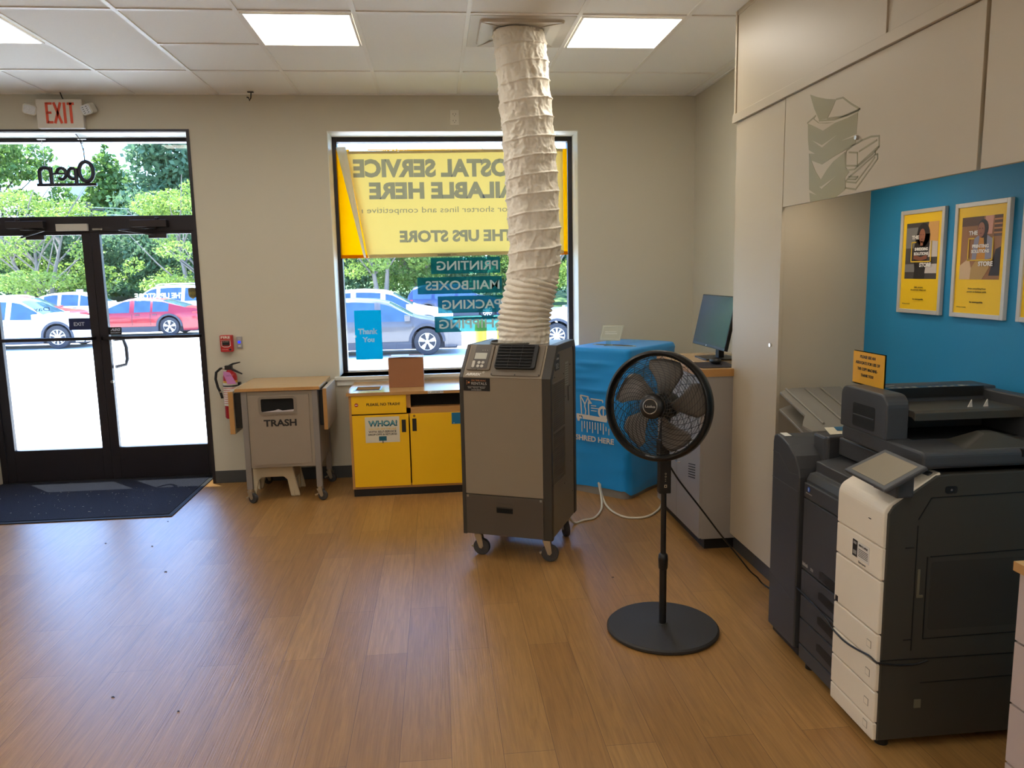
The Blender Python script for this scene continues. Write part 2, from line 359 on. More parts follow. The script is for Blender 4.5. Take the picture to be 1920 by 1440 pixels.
for j, cy in enumerate((FY - 4 * T, FY - 8 * T, FY - 12 * T)):
    for k in (0.5, 3.5, 6.5):
        if j == 0 and k == 6.5: continue
        place = ('nearest', 'second', 'third')[j] + ' row, ' + {0.5: 'left', 3.5: 'middle', 6.5: 'right'}[k]
        o = ceiling_light(GX + k * T, cy, 'lit ceiling panel behind the photographer, ' + place); o['group'] = 'ceiling panels behind the photographer'
t = thing('ceiling_vent', 'square beige ceiling air vent with stepped frame around the duct top', 'vent', (GX + 5.5 * T, FY, H))
b = MB(); M_vent = mat('vent_enamel', (205, 196, 182), .45)
b.box((-.292, -.292, -.008), (.292, .292, -.001))
def ringp(b, r0, z0, r1, z1, rad=.03):
    p0 = rrect(-r0, -r0, r0, r0, rad); p1 = rrect(-r1, -r1, r1, r1, rad); n = len(p0)
    b.add([(x, y, z0) for x, y in p0] + [(x, y, z1) for x, y in p1], [(i, (i + 1) % n, n + (i + 1) % n, n + i) for i in range(n)])
ringp(b, .238, -.008, .232, -.022); ringp(b, .232, -.022, .222, -.022); ringp(b, .222, -.022, .165, -.012)
b.build('frame', M_vent, t, smooth=30)
b = MB(); 
for sx in (-1, 1):
    for sy in (-1, 1):
        b = MB(); b.tube([(sx * .225, sy * .225, -.022), (sx * .12, sy * .12, -.014)], .004, 6); b.build('corner_rib', M_vent, t)
b = MB(); b.lathe([(.146, -.03), (.146, -.005)], seg=40); b.build('collar', M_vent, t, smooth=40)
t = thing('ceiling_hook', 'small black hook hanging from the ceiling edge right of the exit sign', 'hook', (-1.34, 6.17, H))
b = MB(); b.box((-.022, -.01, -.012), (.022, .01, -.006)); b.tube([(.004, 0, -.006), (0, 0, -.05), (-.012, 0, -.07), (-.016, 0, -.05), (-.03, 0, -.045)], .005, 6); b.build('hook', M_black, t)

# ================================================================ white exhaust duct
def duct():
    # centre line and radius from the machine's top up to the ceiling vent
    pts = [(1.243, .508, 4.500, .147), (1.30, .508, 4.500, .148), (1.36, .508, 4.500, .149), (1.43, .516, 4.502, .151), (1.50, .538, 4.506, .152), (1.56, .556, 4.51, .149), (1.66, .573, 4.512, .146), (1.76, .583, 4.515, .147), (1.95, .582, 4.53, .147), (2.15, .576, 4.55, .147),
           (2.40, .565, 4.57, .147), (2.65, .549, 4.60, .147), (2.85, .541, 4.63, .147), (2.96, .533, 4.655, .147), (3.028, .524, 4.67, .145)]
    zs = [p[0] for p in pts]
    def at(z, k): return float(np.interp(z, zs, [p[k] for p in pts]))
    def sm(z, k): return sum(at(min(max(z + d, zs[0]), zs[-1]), k) for d in (-.06, -.03, 0, .03, .06)) / 5
    nz, na = 560, 144
    def fn(i, j):
        z = zs[0] + (zs[-1] - zs[0]) * i; a = 2 * PI * j
        ca, sa = math.cos(a), math.sin(a)
        cx, cy, r = sm(z, 1), sm(z, 2), sm(z, 3)
        # bunched folds low down, wide helix above
        sq = 1.0 if 1.325 < z < 1.60 else 0.0
        e = min(1, max(0, (z - 1.31) / .03)) * min(1, max(0, (1.63 - z) / .05))
        front = .5 - .5 * sa
        tilt = (z - 1.31) / .30
        ph = (z - 1.31 + .045 * max(0, tilt) * (ca * .5 + front * -.3) * 1.6) / .0285 + .5 * noise.noise(Vector((ca * 1.5, sa * 1.5, z * 5)))
        fold = (abs(math.sin(PI * ph)) ** .7 - .55) * .020 * e
        p2 = (z - 1.60) / .105 - a / (2 * PI)
        q = (p2 - math.floor(p2)); dd = min(q, 1 - q)
        ridge = .0065 * math.exp(-(dd / .045) ** 2) - .0045 * math.sin(PI * q) ** 2
        if z < 1.31: ridge = .002 * math.sin(z * 200)
        ridge *= (1 - e)
        u = Vector((ca * 2.0, sa * 2.0, z * 6.5))
        cr = 0
        for sc, am in ((1.4, .0055), (3.1, .0036), (6.3, .0018)):
            v = noise.noise(u * sc); cr += am * 1.5 * (1 - 2.2 * abs(v))
        cr *= (.55 + .45 * (1 - e))
        rr = r + ridge + fold + cr - .004
        return (cx + rr * ca, cy + rr * sa, z + .006 * noise.noise(u * .8) * (1 if .02 < i < .98 else 0))
    b = MB(); b.grid(fn, nz, na, cv=True)
    o = b.build('exhaust_duct', mat('duct_fabric', (248, 240, 224), .55, var=.03, scale=14, bump=.12, bscale=45, spec=.35), smooth=70)
    tag(o, 'crumpled white flexible duct running from the portable air conditioner up to the ceiling vent', 'duct')
duct()

# ================================================================ things on the window wall
t = thing('exit_sign', 'white emergency exit sign with red letters and two lamps above the door', 'exit sign', (-2.745, D, 2.785))
b = MB(); b.box((-.165, -.055, 0), (.165, 0, .21)); b.build('housing', mat('exit_housing', (222, 214, 200), .45), t, bev=.006)
b = MB(); M_ex = mat('exit_red', (226, 84, 52), .5)
b.use(M_ex)
def stroke(b, x0, z0, x1, z1, w, y0=-.0565, y1=-.0548):
    d = Vector((x1 - x0, z1 - z0)); n = Vector((-d.y, d.x)).normalized() * w / 2
    b.prism([(x0 + n.x, z0 + n.y), (x0 - n.x, z0 - n.y), (x1 - n.x, z1 - n.y), (x1 + n.x, z1 + n.y)], y0, y1, 'y')
w_ = .019; zb, ztp = .035, .185
x = -.088; stroke(b, x, zb, x, ztp, w_)
for zz in (zb + .008, .112, ztp - .008): stroke(b, x, zz, x + (.04 if zz != .112 else .032), zz, .017)
stroke(b, -.036, zb, .012, ztp, w_); stroke(b, .012, zb, -.036, ztp, w_)
stroke(b, .038, zb, .038, ztp, w_); stroke(b, .083, zb, .083, ztp, w_); stroke(b, .058, ztp - .009, .108, ztp - .009, .018)
b.build('lettering', M_ex, t)
for s, nm in ((-1, 'l'), (1, 'r')):
    b = MB(); M = Matrix.Translation((s * .20, -.075, .13)) @ Matrix.Rotation(math.radians(-18 * s), 4, 'Y') @ Matrix.Rotation(math.radians(14), 4, 'X') @ Matrix.Rotation(math.radians(20 * -s), 4, 'Z'); b.at(M)
    b.use(mat('lamp_shell', (224, 220, 208), .4)).prism(rrect(-.045, -.036, .045, .036, .018), 0, .055, 'y')
    b.use(mat('lamp_lens', (225, 228, 230), .15, var=.25, scale=120)).prism(rrect(-.038, -.030, .038, .030, .015), -.006, .0, 'y')
    if s > 0:
        b.use(M_black)
        for i in range(4):
            for j in (-1, 1): b.box((j * .016 - .007, -.0075, -.022 + i * .0135), (j * .016 + .006, -.006, -.0185 + i * .0135))
    b.at(Matrix.Identity(4)).use(mat('lamp_shell', (224, 220, 208), .4)).tube([(s * .15, -.03, .12), (s * .20, -.045, .13)], .016, 10)
    b.build('lamp_head', None, t, smooth=40)

t = thing('open_sign', 'unlit black hanging sign reading Open seen from behind above the doors', 'open sign', (-2.84, 6.44, 2.39))
b = MB(); M_os = mat('open_sign_black', (30, 32, 48), .35)
b.box((-.222, 0, 0), (.222, .02, .022))
def ell(cx, cz, rx, rz, a0=0, a1=360, n=28): return [(cx + rx * math.cos(math.radians(a0 + (a1 - a0) * i / n)), .01, cz + rz * math.sin(math.radians(a0 + (a1 - a0) * i / n))) for i in range(n + 1)]
b.tube(ell(.15, .11, .052, .075)[:-1], .0155, 8, closed=True); b.tube([(.15, .01, .035), (.15, .01, .015)], .008, 6)
b.tube([(.072, .01, .135), (.072, .01, .012)], .0155, 8); b.tube(ell(.045, .095, .03, .040, 60, 300), .0135, 8); b.tube([(.072, .01, .10), (.10, .01, .10)], .008, 6)
b.tube(ell(-.035, .095, .034, .042, 180, -130), .0135, 8); b.tube([(-.065, .01, .094), (-.003, .01, .094)], .008, 6); b.tube([(-.003, .01, .094), (.02, .01, .094)], .008, 6)
b.tube([(-.112, .01, .145), (-.112, .01, .02)], .0155, 8); b.tube(ell(-.155, .105, .042, .036, 0, 180, 12) + [(-.197, .01, .09), (-.197, .01, .02)], .0150, 8); b.tube([(-.112, .01, .094), (-.07, .01, .094)], .008, 6)
b.build('letters', M_os, t, smooth=50)
b = MB(); b.tube([(.15, .01, .185), (.148, .01, .28), (.14, .01, .355)], .0022, 5); b.build('hanging_chain', M_steel, t)
b = MB(); b.tube([(-.152, .01, .14), (-.155, .01, .24), (-.157, .01, .355)], .0022, 5); b.build('hanging_chain', M_steel, t)
b = MB(); b.tube([(.15, .0, .18), (.15, .0, .26), (.142, -.03, .35), (.14, -.11, .385), (.155, -.19, .41), (.17, -.20, .47), (.155, -.21, .55), (.12, -.21, .62), (.11, -.21, .655)], .0042, 6); b.build('power_cord', M_black, t)
b = MB(); b.box((-.19, .0, .352), (-.13, .02, .358)); b.build('ceiling_clip', M_steel, t)
b = MB(); b.box((.11, .0, .352), (.17, .02, .358)); b.build('ceiling_clip', M_steel, t)

t = thing('power_outlet', 'white double wall outlet above the window', 'outlet', (.188, D, 2.87))
b = MB(); b.box((-.036, -.006, -.058), (.036, 0, .058)); b.build('cover_plate', mat('outlet_white', (222, 216, 200), .4), t, bev=.003)
for z in (-.025, .025):
    b = MB()
    b.box((-.012, -.0075, z - .004), (-.009, -.006, z + .007)); b.box((.009, -.0075, z - .004), (.012, -.006, z + .007)); b.cyl((0, -.0075, z - .012), .003, .0015, 'y', 8)
    b.build('socket', M_black, t)

t = thing('fire_alarm_pull_station', 'red wall fire alarm pull station above the extinguisher', 'fire alarm', (-1.668, D, 1.142))
b = MB(); b.box((-.048, -.045, -.066), (.048, 0, .066)); b.build('housing', mat('alarm_red', (186, 36, 34), .4), t, bev=.006)
b = MB(); b.text('FIRE', (-.003, -.0456, .049), X, Z, w=.072, h=.020, bold=.03); b.box((-.041, -.0465, .026), (.037, -.045, .028)); b.tube([(-.035, -.046, .02), (-.035, -.046, -.018), (-.018, -.046, -.026), (.014, -.046, -.026), (.031, -.046, -.018), (.031, -.046, .02)], .0025, 6)
b.text('PULL DOWN', (-.002, -.056, .015), X, Z, w=.045, h=.006); b.text('LOCAL ALARM', (-.012, -.0456, -.046), X, Z, w=.045, h=.005)
b.build('lettering', mat('alarm_white', (232, 224, 214), .5), t)
b = MB(); b.box((-.028, -.0555, -.012), (.025, -.046, .022)); b.build('handle', M_black, t, bev=.002)
b = MB(); b.cyl((.028, -.048, -.048), .009, .004, 'y', 16); b.build('key_lock', M_black, t)

t = thing('door_release_button', 'narrow grey wall button with a glowing blue centre', 'button', (-1.575, D, 1.146))
b = MB(); b.box((-.021, -.014, -.047), (.021, 0, .047)); b.build('plate', mat('button_plate', (158, 156, 158), .4, metal=.2), t, bev=.003)
b = MB(); b.cyl((0, -.018, .003), .011, .005, 'y', 20); b.build('button', mat('button_blue', (30, 40, 230), .3, emis=.9, emcol=(.02, .04, .9)), t)
b = MB(); b.box((-.01, -.0148, -.033), (.01, -.0138, -.024)); b.text('PUSH', (0, -.0146, .034), X, Z, w=.02, h=.006); b.build('lettering', mat('alarm_white', (232, 224, 214), .5), t)

# ---- fire extinguisher
t = thing('fire_extinguisher', 'red fire extinguisher with white label and pink tag hanging left of the trash cart', 'fire extinguisher', (-1.648, D - .085, .55)); t.scale = (1.05, 1.0, .82)
b = MB(); b.lathe([(.0, 0), (.045, .002), (.052, .015), (.052, .405), (.046, .435), (.030, .455), (.022, .462), (.022, .475), (0, .475)], seg=28)
b.build('cylinder', mat('extinguisher_red', (178, 30, 36), .3), t, smooth=50)
b = MB(); b.use(mat('extinguisher_label', (220, 212, 200), .5)).lathe([(.0527, .13), (.0527, .37)], seg=28, close=False)
b.use(mat('label_yellow', (222, 170, 50), .5)).lathe([(.0530, .352), (.0530, .372)], seg=28, close=False)
b.use(mat('label_pink_print', (196, 110, 110), .5))
for i in range(9): b.lathe([(.0530, .15 + i * .021), (.0530, .157 + i * .021)], seg=28, close=False)
b.build('label', None, t, smooth=40)
b = MB(); b.lathe([(.0545, .315), (.0545, .328)], seg=28, close=False); b.box((-.06, .045, .30), (.06, .085, .34)); b.build('wall_strap', M_black, t)
b = MB(); b.box((-.03, -.02, .475), (.022, .02, .515)); b.tube([(-.005, 0, .505), (.03, -.004, .53), (.085, -.01, .545)], [.012, .010, .006], 8); b.build('valve_handle', M_black, t, bev=.003)
b = MB(); b.tube([(.0, 0, .49), (.04, -.004, .465), (.095, -.01, .43)], [.013, .011, .007], 8); b.build('carry_handle', M_black, t, bev=.003)
b = MB(); b.tube([(-.02, -.01, .492), (-.06, -.015, .49), (-.092, -.02, .455), (-.10, -.02, .39), (-.088, -.02, .31), (-.072, -.018, .26), (-.062, -.015, .20)], .0105, 8); b.build('hose', M_black, t, smooth=60)
b = MB(); b.tube([(-.073, -.019, .272), (-.070, -.018, .258)], .014, 8); b.build('hose_ferrule', M_chrome, t, smooth=60)
b = MB(); b.tube([(-.045, -.013, .491), (-.03, -.011, .491)], .012, 8); b.build('hose_ferrule', M_chrome, t, smooth=60)
b = MB(); b.prism([(-.028, .47), (.018, .455), (.062, .345), (-.004, .345), (-.03, .44)], -.066, -.064, 'y'); b.build('inspection_tag', mat('pink_tag', (204, 130, 186), .6), t)
b = MB(); b.text('INSPECTED', (.008, -.0662, .425), X, Z, w=.035, h=.007); b.build('tag_print', mat('tag_ink', (110, 60, 110), .6), t)

# ================================================================ casters
M_wheel = mat('caster_tread', (62, 60, 60), .6); M_bracket = mat('caster_zinc', (186, 178, 160), .3, metal=.9)
def caster(parent, x, y, r=.038, h=.10, ang=0.0, brake=True):
    """swivel caster: top plate at z=h, wheel touching z=0"""
    k = bpy.data.objects.new('caster', None); COL.objects.link(k); k.parent = parent; k.location = (x, y, 0); k.rotation_euler = (0, 0, ang)
    b = MB(); b.lathe([(r * .55, -.014), (r * .93, -.014), (r, -.009), (r, .009), (r * .93, .014), (r * .55, .014)], (.018, 0, r), 'y', 24)
    b.build('wheel', M_wheel, k, smooth=40)
    b = MB(); b.lathe([(r * .58, -.011), (r * .58, .011)], (.018, 0, r), 'y', 20); b.cyl((.018, -.024, r), .007, .048, 'y', 10); b.build('hub', M_bracket, k, smooth=40)
    b = MB(); b.cyl((0, 0, h - .018), .022, .018, 'z', 16)
    for s in (-1, 1): b.prism([(-.022, h - .02), (.022, h - .02), (.030, r + .004), (.018, r - .009), (.006, r - .004)], s * .019 - .0015, s * .019 + .0015, 'y')
    b.box((-.022, -.02, h - .022), (.022, .02, h - .017))
    b.build('bracket', M_bracket, k, smooth=30)
    if brake:
        b = MB(); b.prism([(-.045, r + .004), (-.008, r + .02), (.0, r + .012), (-.04, r - .006)], -.011, .011, 'y'); b.build('brake_pedal', M_bracket, k)
    return k
# ================================================================ trash cart
t = thing('trash_cart', 'grey rolling trash cart with oak top, drop leaves and TRASH lettering beside the door', 'trash cart', (-1.176, 5.93, 0))
M_cart = mat('cart_grey', (158, 146, 130), .5, var=.02); M_cpost = mat('cart_post_grey', (140, 134, 130), .4, metal=.25)
cx0, cx1, cy0, cy1 = -.262, .285, -.285, .262           # post outer edges, local
for i, (sx, sy) in enumerate(((cx0, cy0), (cx1, cy0), (cx0, cy1), (cx1, cy1))):
    b = MB(); x0 = sx if sx < 0 else sx - .042; y0 = sy if sy < 0 else sy - .042
    b.box((x0, y0, .105), (x0 + .042, y0 + .042, .836)); b.build('post', M_cpost, t, bev=.003)
    caster(t, x0 + .021 + .002, y0 + .021, .036, .106, ang=(-.5, -.35, .8, -.3)[i])
b = MB(); b.box((cx0 + .042, cy0 + .006, .265), (cx1 - .042, cy1 - .006, .832)); b.box((cx0 + .006, cy0 + .04, .265), (cx0 + .03, cy1 - .04, .832)); b.box((cx1 - .03, cy0 + .04, .265), (cx1 - .006, cy1 - .04, .832))
b.build('body', M_cart, t, bev=.002)
b = MB(); o_ = rrect(-.216, .284, .228, .812, .002, 1); h0, h1, hz0, hz1 = -.128, .118, .676, .786
# door panel with a slot: built as four bands around the opening
for (a, c, e, g) in ((-.208, .29, .220, hz0), (-.208, hz1, .220, .806), (-.208, hz0, h0, hz1), (h1, hz0, .220, hz1)): b.box((a, cy0 - .004, c), (e, cy0 + .004, g))
b.build('door', mat('cart_door_grey', (150, 136, 120), .5, var=.02), t)
b = MB(); fr = rrect(h0 - .012, hz0 - .012, h1 + .012, hz1 + .012, .022); fi = rrect(h0 + .006, hz0 + .006, h1 - .006, hz1 - .006, .012); n = len(fr)
b.add([(x, cy0 - .009, z) for x, z in fr] + [(x, cy0 - .009, z) for x, z in fi] + [(x, cy0 - .003, z) for x, z in fr] + [(x, cy0 + .01, z) for x, z in fi],
      [(i, (i + 1) % n, n + (i + 1) % n, n + i) for i in range(n)] + [(i, 2 * n + i, 2 * n + (i + 1) % n, (i + 1) % n) for i in range(n)] + [(n + i, n + (i + 1) % n, 3 * n + (i + 1) % n, 3 * n + i) for i in range(n)])
b.build('slot_frame', mat('slot_frame_grey', (130, 118, 104), .5), t, smooth=30)
b = MB(); b.box((h0, cy0 + .0005, hz0), (h1, cy0 + .005, hz1)); b.build('slot_opening', M_dark, t)
b = MB(); b.poly([(-.12, cy0 - .001, .682), (-.03, cy0 - .001, .692), (.0, cy0 - .001, .700), (.03, cy0 - .001, .690), (.11, cy0 - .001, .696), (.11, cy0 - .001, .682)]); b.build('trash_liner', mat('liner_white', (196, 186, 184), .7), t, solid=.001)
b = MB(); b.text('TRASH', (.008, cy0 - .0045, .600), X, Z, w=.235, h=.052, bold=.035); b.build('lettering', M_black, t)
b = MB(); b.use(M_oaktop).box((cx0 - .036, cy0 - .015, .838), (cx1 + .018, cy1 + .03, .862)); b.build('top', None, t, bev=.0015)
b = MB(); b.box((cx0 - .0362, cy0 - .0155, .8385), (cx1 + .0182, cy0 - .013, .8605)); b.build('top_edge', M_oakedge, t)
for s, xa, xb, zz0, zz1 in ((-1, cx0 - .098, cx0 - .062, .52, .836), (1, cx1 + .032, cx1 + .060, .53, .838)):
    b = MB(); b.use(M_oakedge).box((xa, cy0 + .03, zz0), (xb, cy0 + .035, zz1)); b.use(M_laminate).prism([(cy0 + .035, zz0), (cy0 + .035, zz1), (cy1 + .0, zz1), (cy1 + .0, zz0 + .05), (cy1 - .05, zz0)], xa, xb, 'x')
    b.build('drop_leaf', None, t, bev=.002)
    b = MB(); xi, xo = sorted((xb if s < 0 else xa, (cx0 if s < 0 else cx1))); b.box((xi, cy0 + .06, .56), (xo, cy0 + .09, .82)); b.box((xi, cy1 - .09, .56), (xo, cy1 - .06, .82)); b.build('leaf_bracket', M_black, t)

# step stool under the cart
t = thing('step_stool', 'low cream plastic step stool tucked under the trash cart', 'step stool', (-1.26, 5.93, 0))
M_st = mat('stool_cream', (216, 200, 166), .45)
b = MB(); b.box((-.17, -.12, .215), (.12, .12, .232))
def legp(x0, x1, xb0, xb1): return [(x0, .232), (x1, .232), (xb1, 0), (xb0, 0)]
for yy in (-.135, .115): b.prism([(-.175, .232), (.13, .232), (.175, 0), (.105, 0), (.085, .13), (.06, .155), (-.10, .155), (-.125, .13), (-.155, 0), (-.215, 0)], yy, yy + .02, 'y')
b.build('stool_shell', M_st, t, bev=.008)
for sx in (-1, 1):
    b = MB(); b.prism([(-.12, .22), (.12, .22), (.14, 0), (.09, 0), (.07, .12), (-.07, .12), (-.09, 0), (-.14, 0)], (.125 if sx > 0 else -.185), (.14 if sx > 0 else -.170), 'x')
    b.build('stool_end', M_st, t, bev=.006)

# ================================================================ yellow drop-off cabinet
M_yel = mat('yellow_laminate', (246, 190, 6), .45, var=.015, scale=3)
t = thing('drop_off_cabinet', 'yellow two-door drop-off cabinet with oak top below the window', 'cabinet', (-.235, 5.66, 0))
# local x from -.455 to .455, y from 0 to .60
CW0, CW1, CT = -.452, .452, .797
b = MB(); b.use(M_oakedge)
b.box((CW0 + .014, .02, .075), (CW0 + .032, .60, .774)); b.box((CW1 - .032, .02, .075), (CW1 - .014, .60, .774)); b.box((CW0 + .032, .02, .075), (CW1 - .032, .60, .093))
b.box((-.016, .02, .60), (.016, .60, .774)); b.box((-.016, .02, .627), (CW1 - .032, .60, .672)); b.box((CW0 + .032, .59, .09), (CW1 - .032, .60, .774))
b.box((CW0 + .014, .0195, .06), (CW1 - .014, .05, .076)); b.box((CW0 + .032, .03, .095), (-.004, .038, .62))
b.build('carcass', None, t, bev=.001)
b = MB(); b.box((CW0 + .02, .035, 0), (CW1 - .02, .58, .061)); b.build('toe_kick', M_black, t)
b = MB(); b.box((-.014, .10, .674), (CW1 - .034, .105, .772)); b.build('bag_slot_interior', M_dark, t)
# top with a drop hole
b = MB(); hx0, hx1, hy0, hy1 = CW0 + .055, CW0 + .235, .12, .30
for (a, c, e, g) in ((CW0, 0, hx0, .612), (hx1, 0, CW1, .612), (hx0, 0, hx1, hy0), (hx0, hy1, hx1, .612)): b.use(M_oaktop).box((a, c, CT - .022), (e, g, CT))
b.use(M_oakedge).box((CW0 - .001, -.001, CT - .0225), (CW1 + .001, .001, CT - .0005))
b.build('countertop', None, t)
b = MB(); b.box((hx0, hy0, CT - .14), (hx1, hy1, CT - .13)); b.box((hx0 - .002, hy1, CT - .14), (hx1, hy1 + .002, CT - .02)); b.box((hx0, hy0 - .002, CT - .14), (hx1, hy0, CT - .02)); b.box((hx0 - .002, hy0, CT - .14), (hx0, hy1, CT - .02)); b.box((hx1, hy0, CT - .14), (hx1 + .002, hy1, CT - .02))
b.build('drop_chute', mat('chute_dark', (50, 40, 34), .8), t)
b = MB(); frame(b, hx0 - .012, hx1 + .012, hy0 - .012, hy1 + .012, .013, 0, .002); b.v = [(x, z, CT + y) for (x, y, z) in b.v]; b.build('chute_trim', M_steel, t)
b = MB(); b.box((CW0 + .034, .006, .636), (-.016, .022, .772)); dp = b.build('drawer_front', M_yel, t, bev=.001)
b = MB(); b.text('PLEASE, NO TRASH!', (-.185, .0055, .705), X, Z, w=.245, h=.024, bold=.02); b.build('lettering', M_black, dp)
b = MB(); b.use(mat('no_entry_red', (176, 40, 34), .5)).cyl((-.382, .0045, .706), .014, .0015, 'y', 24); b.use(M_white).box((-.391, .004, .7035), (-.373, .0046, .7085)); b.build('no_entry_symbol', None, dp)
b = MB(); b.box((CW0 + .034, .006, .080), (-.003, .022, .626)); d_ = b.build('door', M_yel, t, bev=.001)
b = MB(); b.box((-.055, .004, .49), (-.024, .007, .585)); b.build('handle', M_black, d_)
b = MB(); px0, px1, pz0, pz1 = -.325, -.072, .418, .612
b.use(mat('notice_paper', (214, 206, 184), .6)).box((px0, .0045, pz0), (px1, .006, pz1))
yy = .0044; cxp = (px0 + px1) / 2
b.use(mat('ink_teal', (20, 92, 108), .6)).text('WHOA!', (cxp + .004, yy, .562), X, Z, w=.215, h=.046, bold=.05)
b.use(mat('ink_pale_teal', (130, 190, 196), .6)).text('WHOA!', (cxp + .003, yy - .0007, .566), X, Z, w=.205, h=.030, bold=-.012)
b.use(mat('ink_yellow', (220, 178, 60), .6)).text('YOU CAN SKIP THE LINE', (cxp, yy, .521), X, Z, w=.205, h=.013, bold=.01)
b.use(mat('ink_dark', (48, 48, 52), .6)).text('WITH SELF-SERVICE', (cxp, yy, .500), X, Z, w=.205, h=.016, bold=.02); b.text('DROP-OFFS & RETURNS', (cxp, yy, .479), X, Z, w=.210, h=.014, bold=.02)
b.use(mat('ink_teal', (20, 92, 108), .6)).box((cxp - .028, yy - .0004, .430), (cxp + .028, yy + .001, .464)); b.use(M_black).box((cxp - .003, yy - .0004, .412), (cxp + .003, yy + .001, .430))
b.build('notice', None, d_)
b = MB(); b.box((.007, .006, .080), (CW1 - .034, .022, .626)); d_ = b.build('door', M_yel, t, bev=.001)
b = MB(); b.box((.024, .004, .495), (.055, .007, .59)); b.build('handle', M_black, d_)
b = MB(); b.cyl((.040, .003, .610), .009, .004, 'y', 18); b.build('lock', mat('lock_brass', (150, 110, 60), .35, metal=.8), d_, smooth=40)
b = MB(); b.use(mat('sticker_blue', (20, 110, 150), .5)).box((.318, .0045, .538), (.40, .006, .624)); b.use(M_white).box((.330, .0043, .543), (.338, .0048, .548)); b.build('sticker', None, d_)
b = MB(); b.use(M_white).box((.147, -.0025, CT - .020), (.262, -.0008, CT - .003)); b.use(M_black).text('LARGE BAGS', (.205, -.0028, CT - .0115), X, Z, w=.07, h=.009, bold=.02)
for sx in (.156, .253): b.prism([(sx - .005, CT - .009), (sx + .005, CT - .009), (sx, CT - .017)], -.0034, -.0026, 'y')
b.build('slot_label', None, t)

# cardboard box
t = thing('cardboard_box', 'brown cardboard box standing on the yellow drop-off cabinet', 'box', (-.252, 5.875, CT))
b = MB(); b.box((-.133, 0, 0), (.133, .26, .228)); b.build('carton', mat('cardboard', (158, 106, 70), .8, var=.05, scale=12, bump=.03, bscale=200), t, bev=.003)
b = MB(); b.use(mat('packing_tape', (196, 196, 190), .25)).box((-.135, .105, .2275), (.135, .155, .2292)); b.box((.1325, .105, .16), (.1345, .155, .2285)); b.use(mat('shipping_label', (228, 232, 232), .5)).box((.0, .02, .2283), (.12, .10, .2296)); b.box((-.12, .165, .2283), (.02, .245, .2296)); b.build('tape', None, t)
b = MB(); b.use(mat('flap_pale', (196, 190, 176), .7)).poly([(-.131, -.001, .229), (-.03, -.012, .236), (.0, -.010, .2345), (.131, -.001, .229), (.131, .10, .2295), (-.131, .10, .2295)]); b.build('lid_flap', None, t, solid=.0015)

# black entrance mat
b = MB(); b.use(mat('mat_rubber_edge', (24, 24, 30), .8))
b.box((-4.2, 5.41, 0.0), (-1.905, 6.505, .007))
t = tag(thing('door_mat', 'black ribbed entrance mat lying in front of the glass doors', 'door mat', (-3.0, 5.9, 0)))
b.v = [(x + 3.0, y - 5.9, z) for x, y, z in b.v]; b.build('border', None, t, bev=.003)
mm = mat('mat_carpet', (46, 48, 58), .95, var=.35, scale=260, bump=.5, bscale=300, stretch=(1, .35, 1), spec=.08)
b = MB()
b.box((-1.17, -.45, .006), (1.06, .60, .0105)); b.build('carpet', mm, t)
# specks of grass and leaf litter on the mat and the floor
sp = MB(); rs = random.Random(5)
for i in range(90):
    x, y = rs.uniform(-3.4, -2.0), rs.uniform(5.5, 6.2); a = rs.uniform(0, 6.3); l = rs.uniform(.003, .011)
    sp.tube([(x, y, .0115), (x + l * math.cos(a), y + l * math.sin(a), .0125)], .0011, 4)
o = sp.build('litter', mat('litter_pale', (206, 200, 180), .8)); tag(o, 'pale dry specks scattered over the black entrance mat', 'litter', kind='stuff')
sp = MB()
for (x, y) in ((-1.05, 2.86), (-2.15, 4.9), (-1.9, 5.3), (-1.60, 4.35), (-1.25, 2.5), (-1.83, 4.8), (-1.35, 3.0), (.9, 3.9), (1.2, 4.0)):
    a = rs.uniform(0, 6.3); l = rs.uniform(.004, .009); sp.tube([(x, y, .002), (x + l, y + .5 * l, .003), (x + l * 1.8, y - .2 * l, .002)], .0022, 5)
o = sp.build('floor_litter', M_black); tag(o, 'tiny dark crumbs and leaf bits on the wooden floor', 'litter', kind='stuff')
# ================================================================ portable air conditioner
M_ac = mat('ac_panel', (146, 132, 112), .5, var=.015, bump=.03, bscale=400); M_acd = mat('ac_dark_panel', (84, 74, 64), .5, var=.02); M_acp = mat('ac_post', (58, 54, 48), .45); M_acs = mat('ac_side', (122, 112, 96), .5, var=.015)
t = thing('portable_air_conditioner', 'tall grey portable air conditioner on casters with a white duct on top', 'air conditioner', (.112, 4.348, 0), math.atan2(-.4089, .9126))
W_, DP = .545, .574; zb, zc, zt = .145, 1.07, 1.243
prof = [(0, zb), (0, zc), (.145, zt), (DP - .03, zt), (DP, zt - .05), (DP, zb)]
b = MB(); b.use(M_acs).prism([(p[0] + (.012 if p[0] < .01 else 0) - (.006 if p[0] > .5 else 0), p[1] - (.006 if p[1] > 1.1 else 0)) for p in prof], .012, W_ - .006, 'x'); b.build('cabinet', None, t)
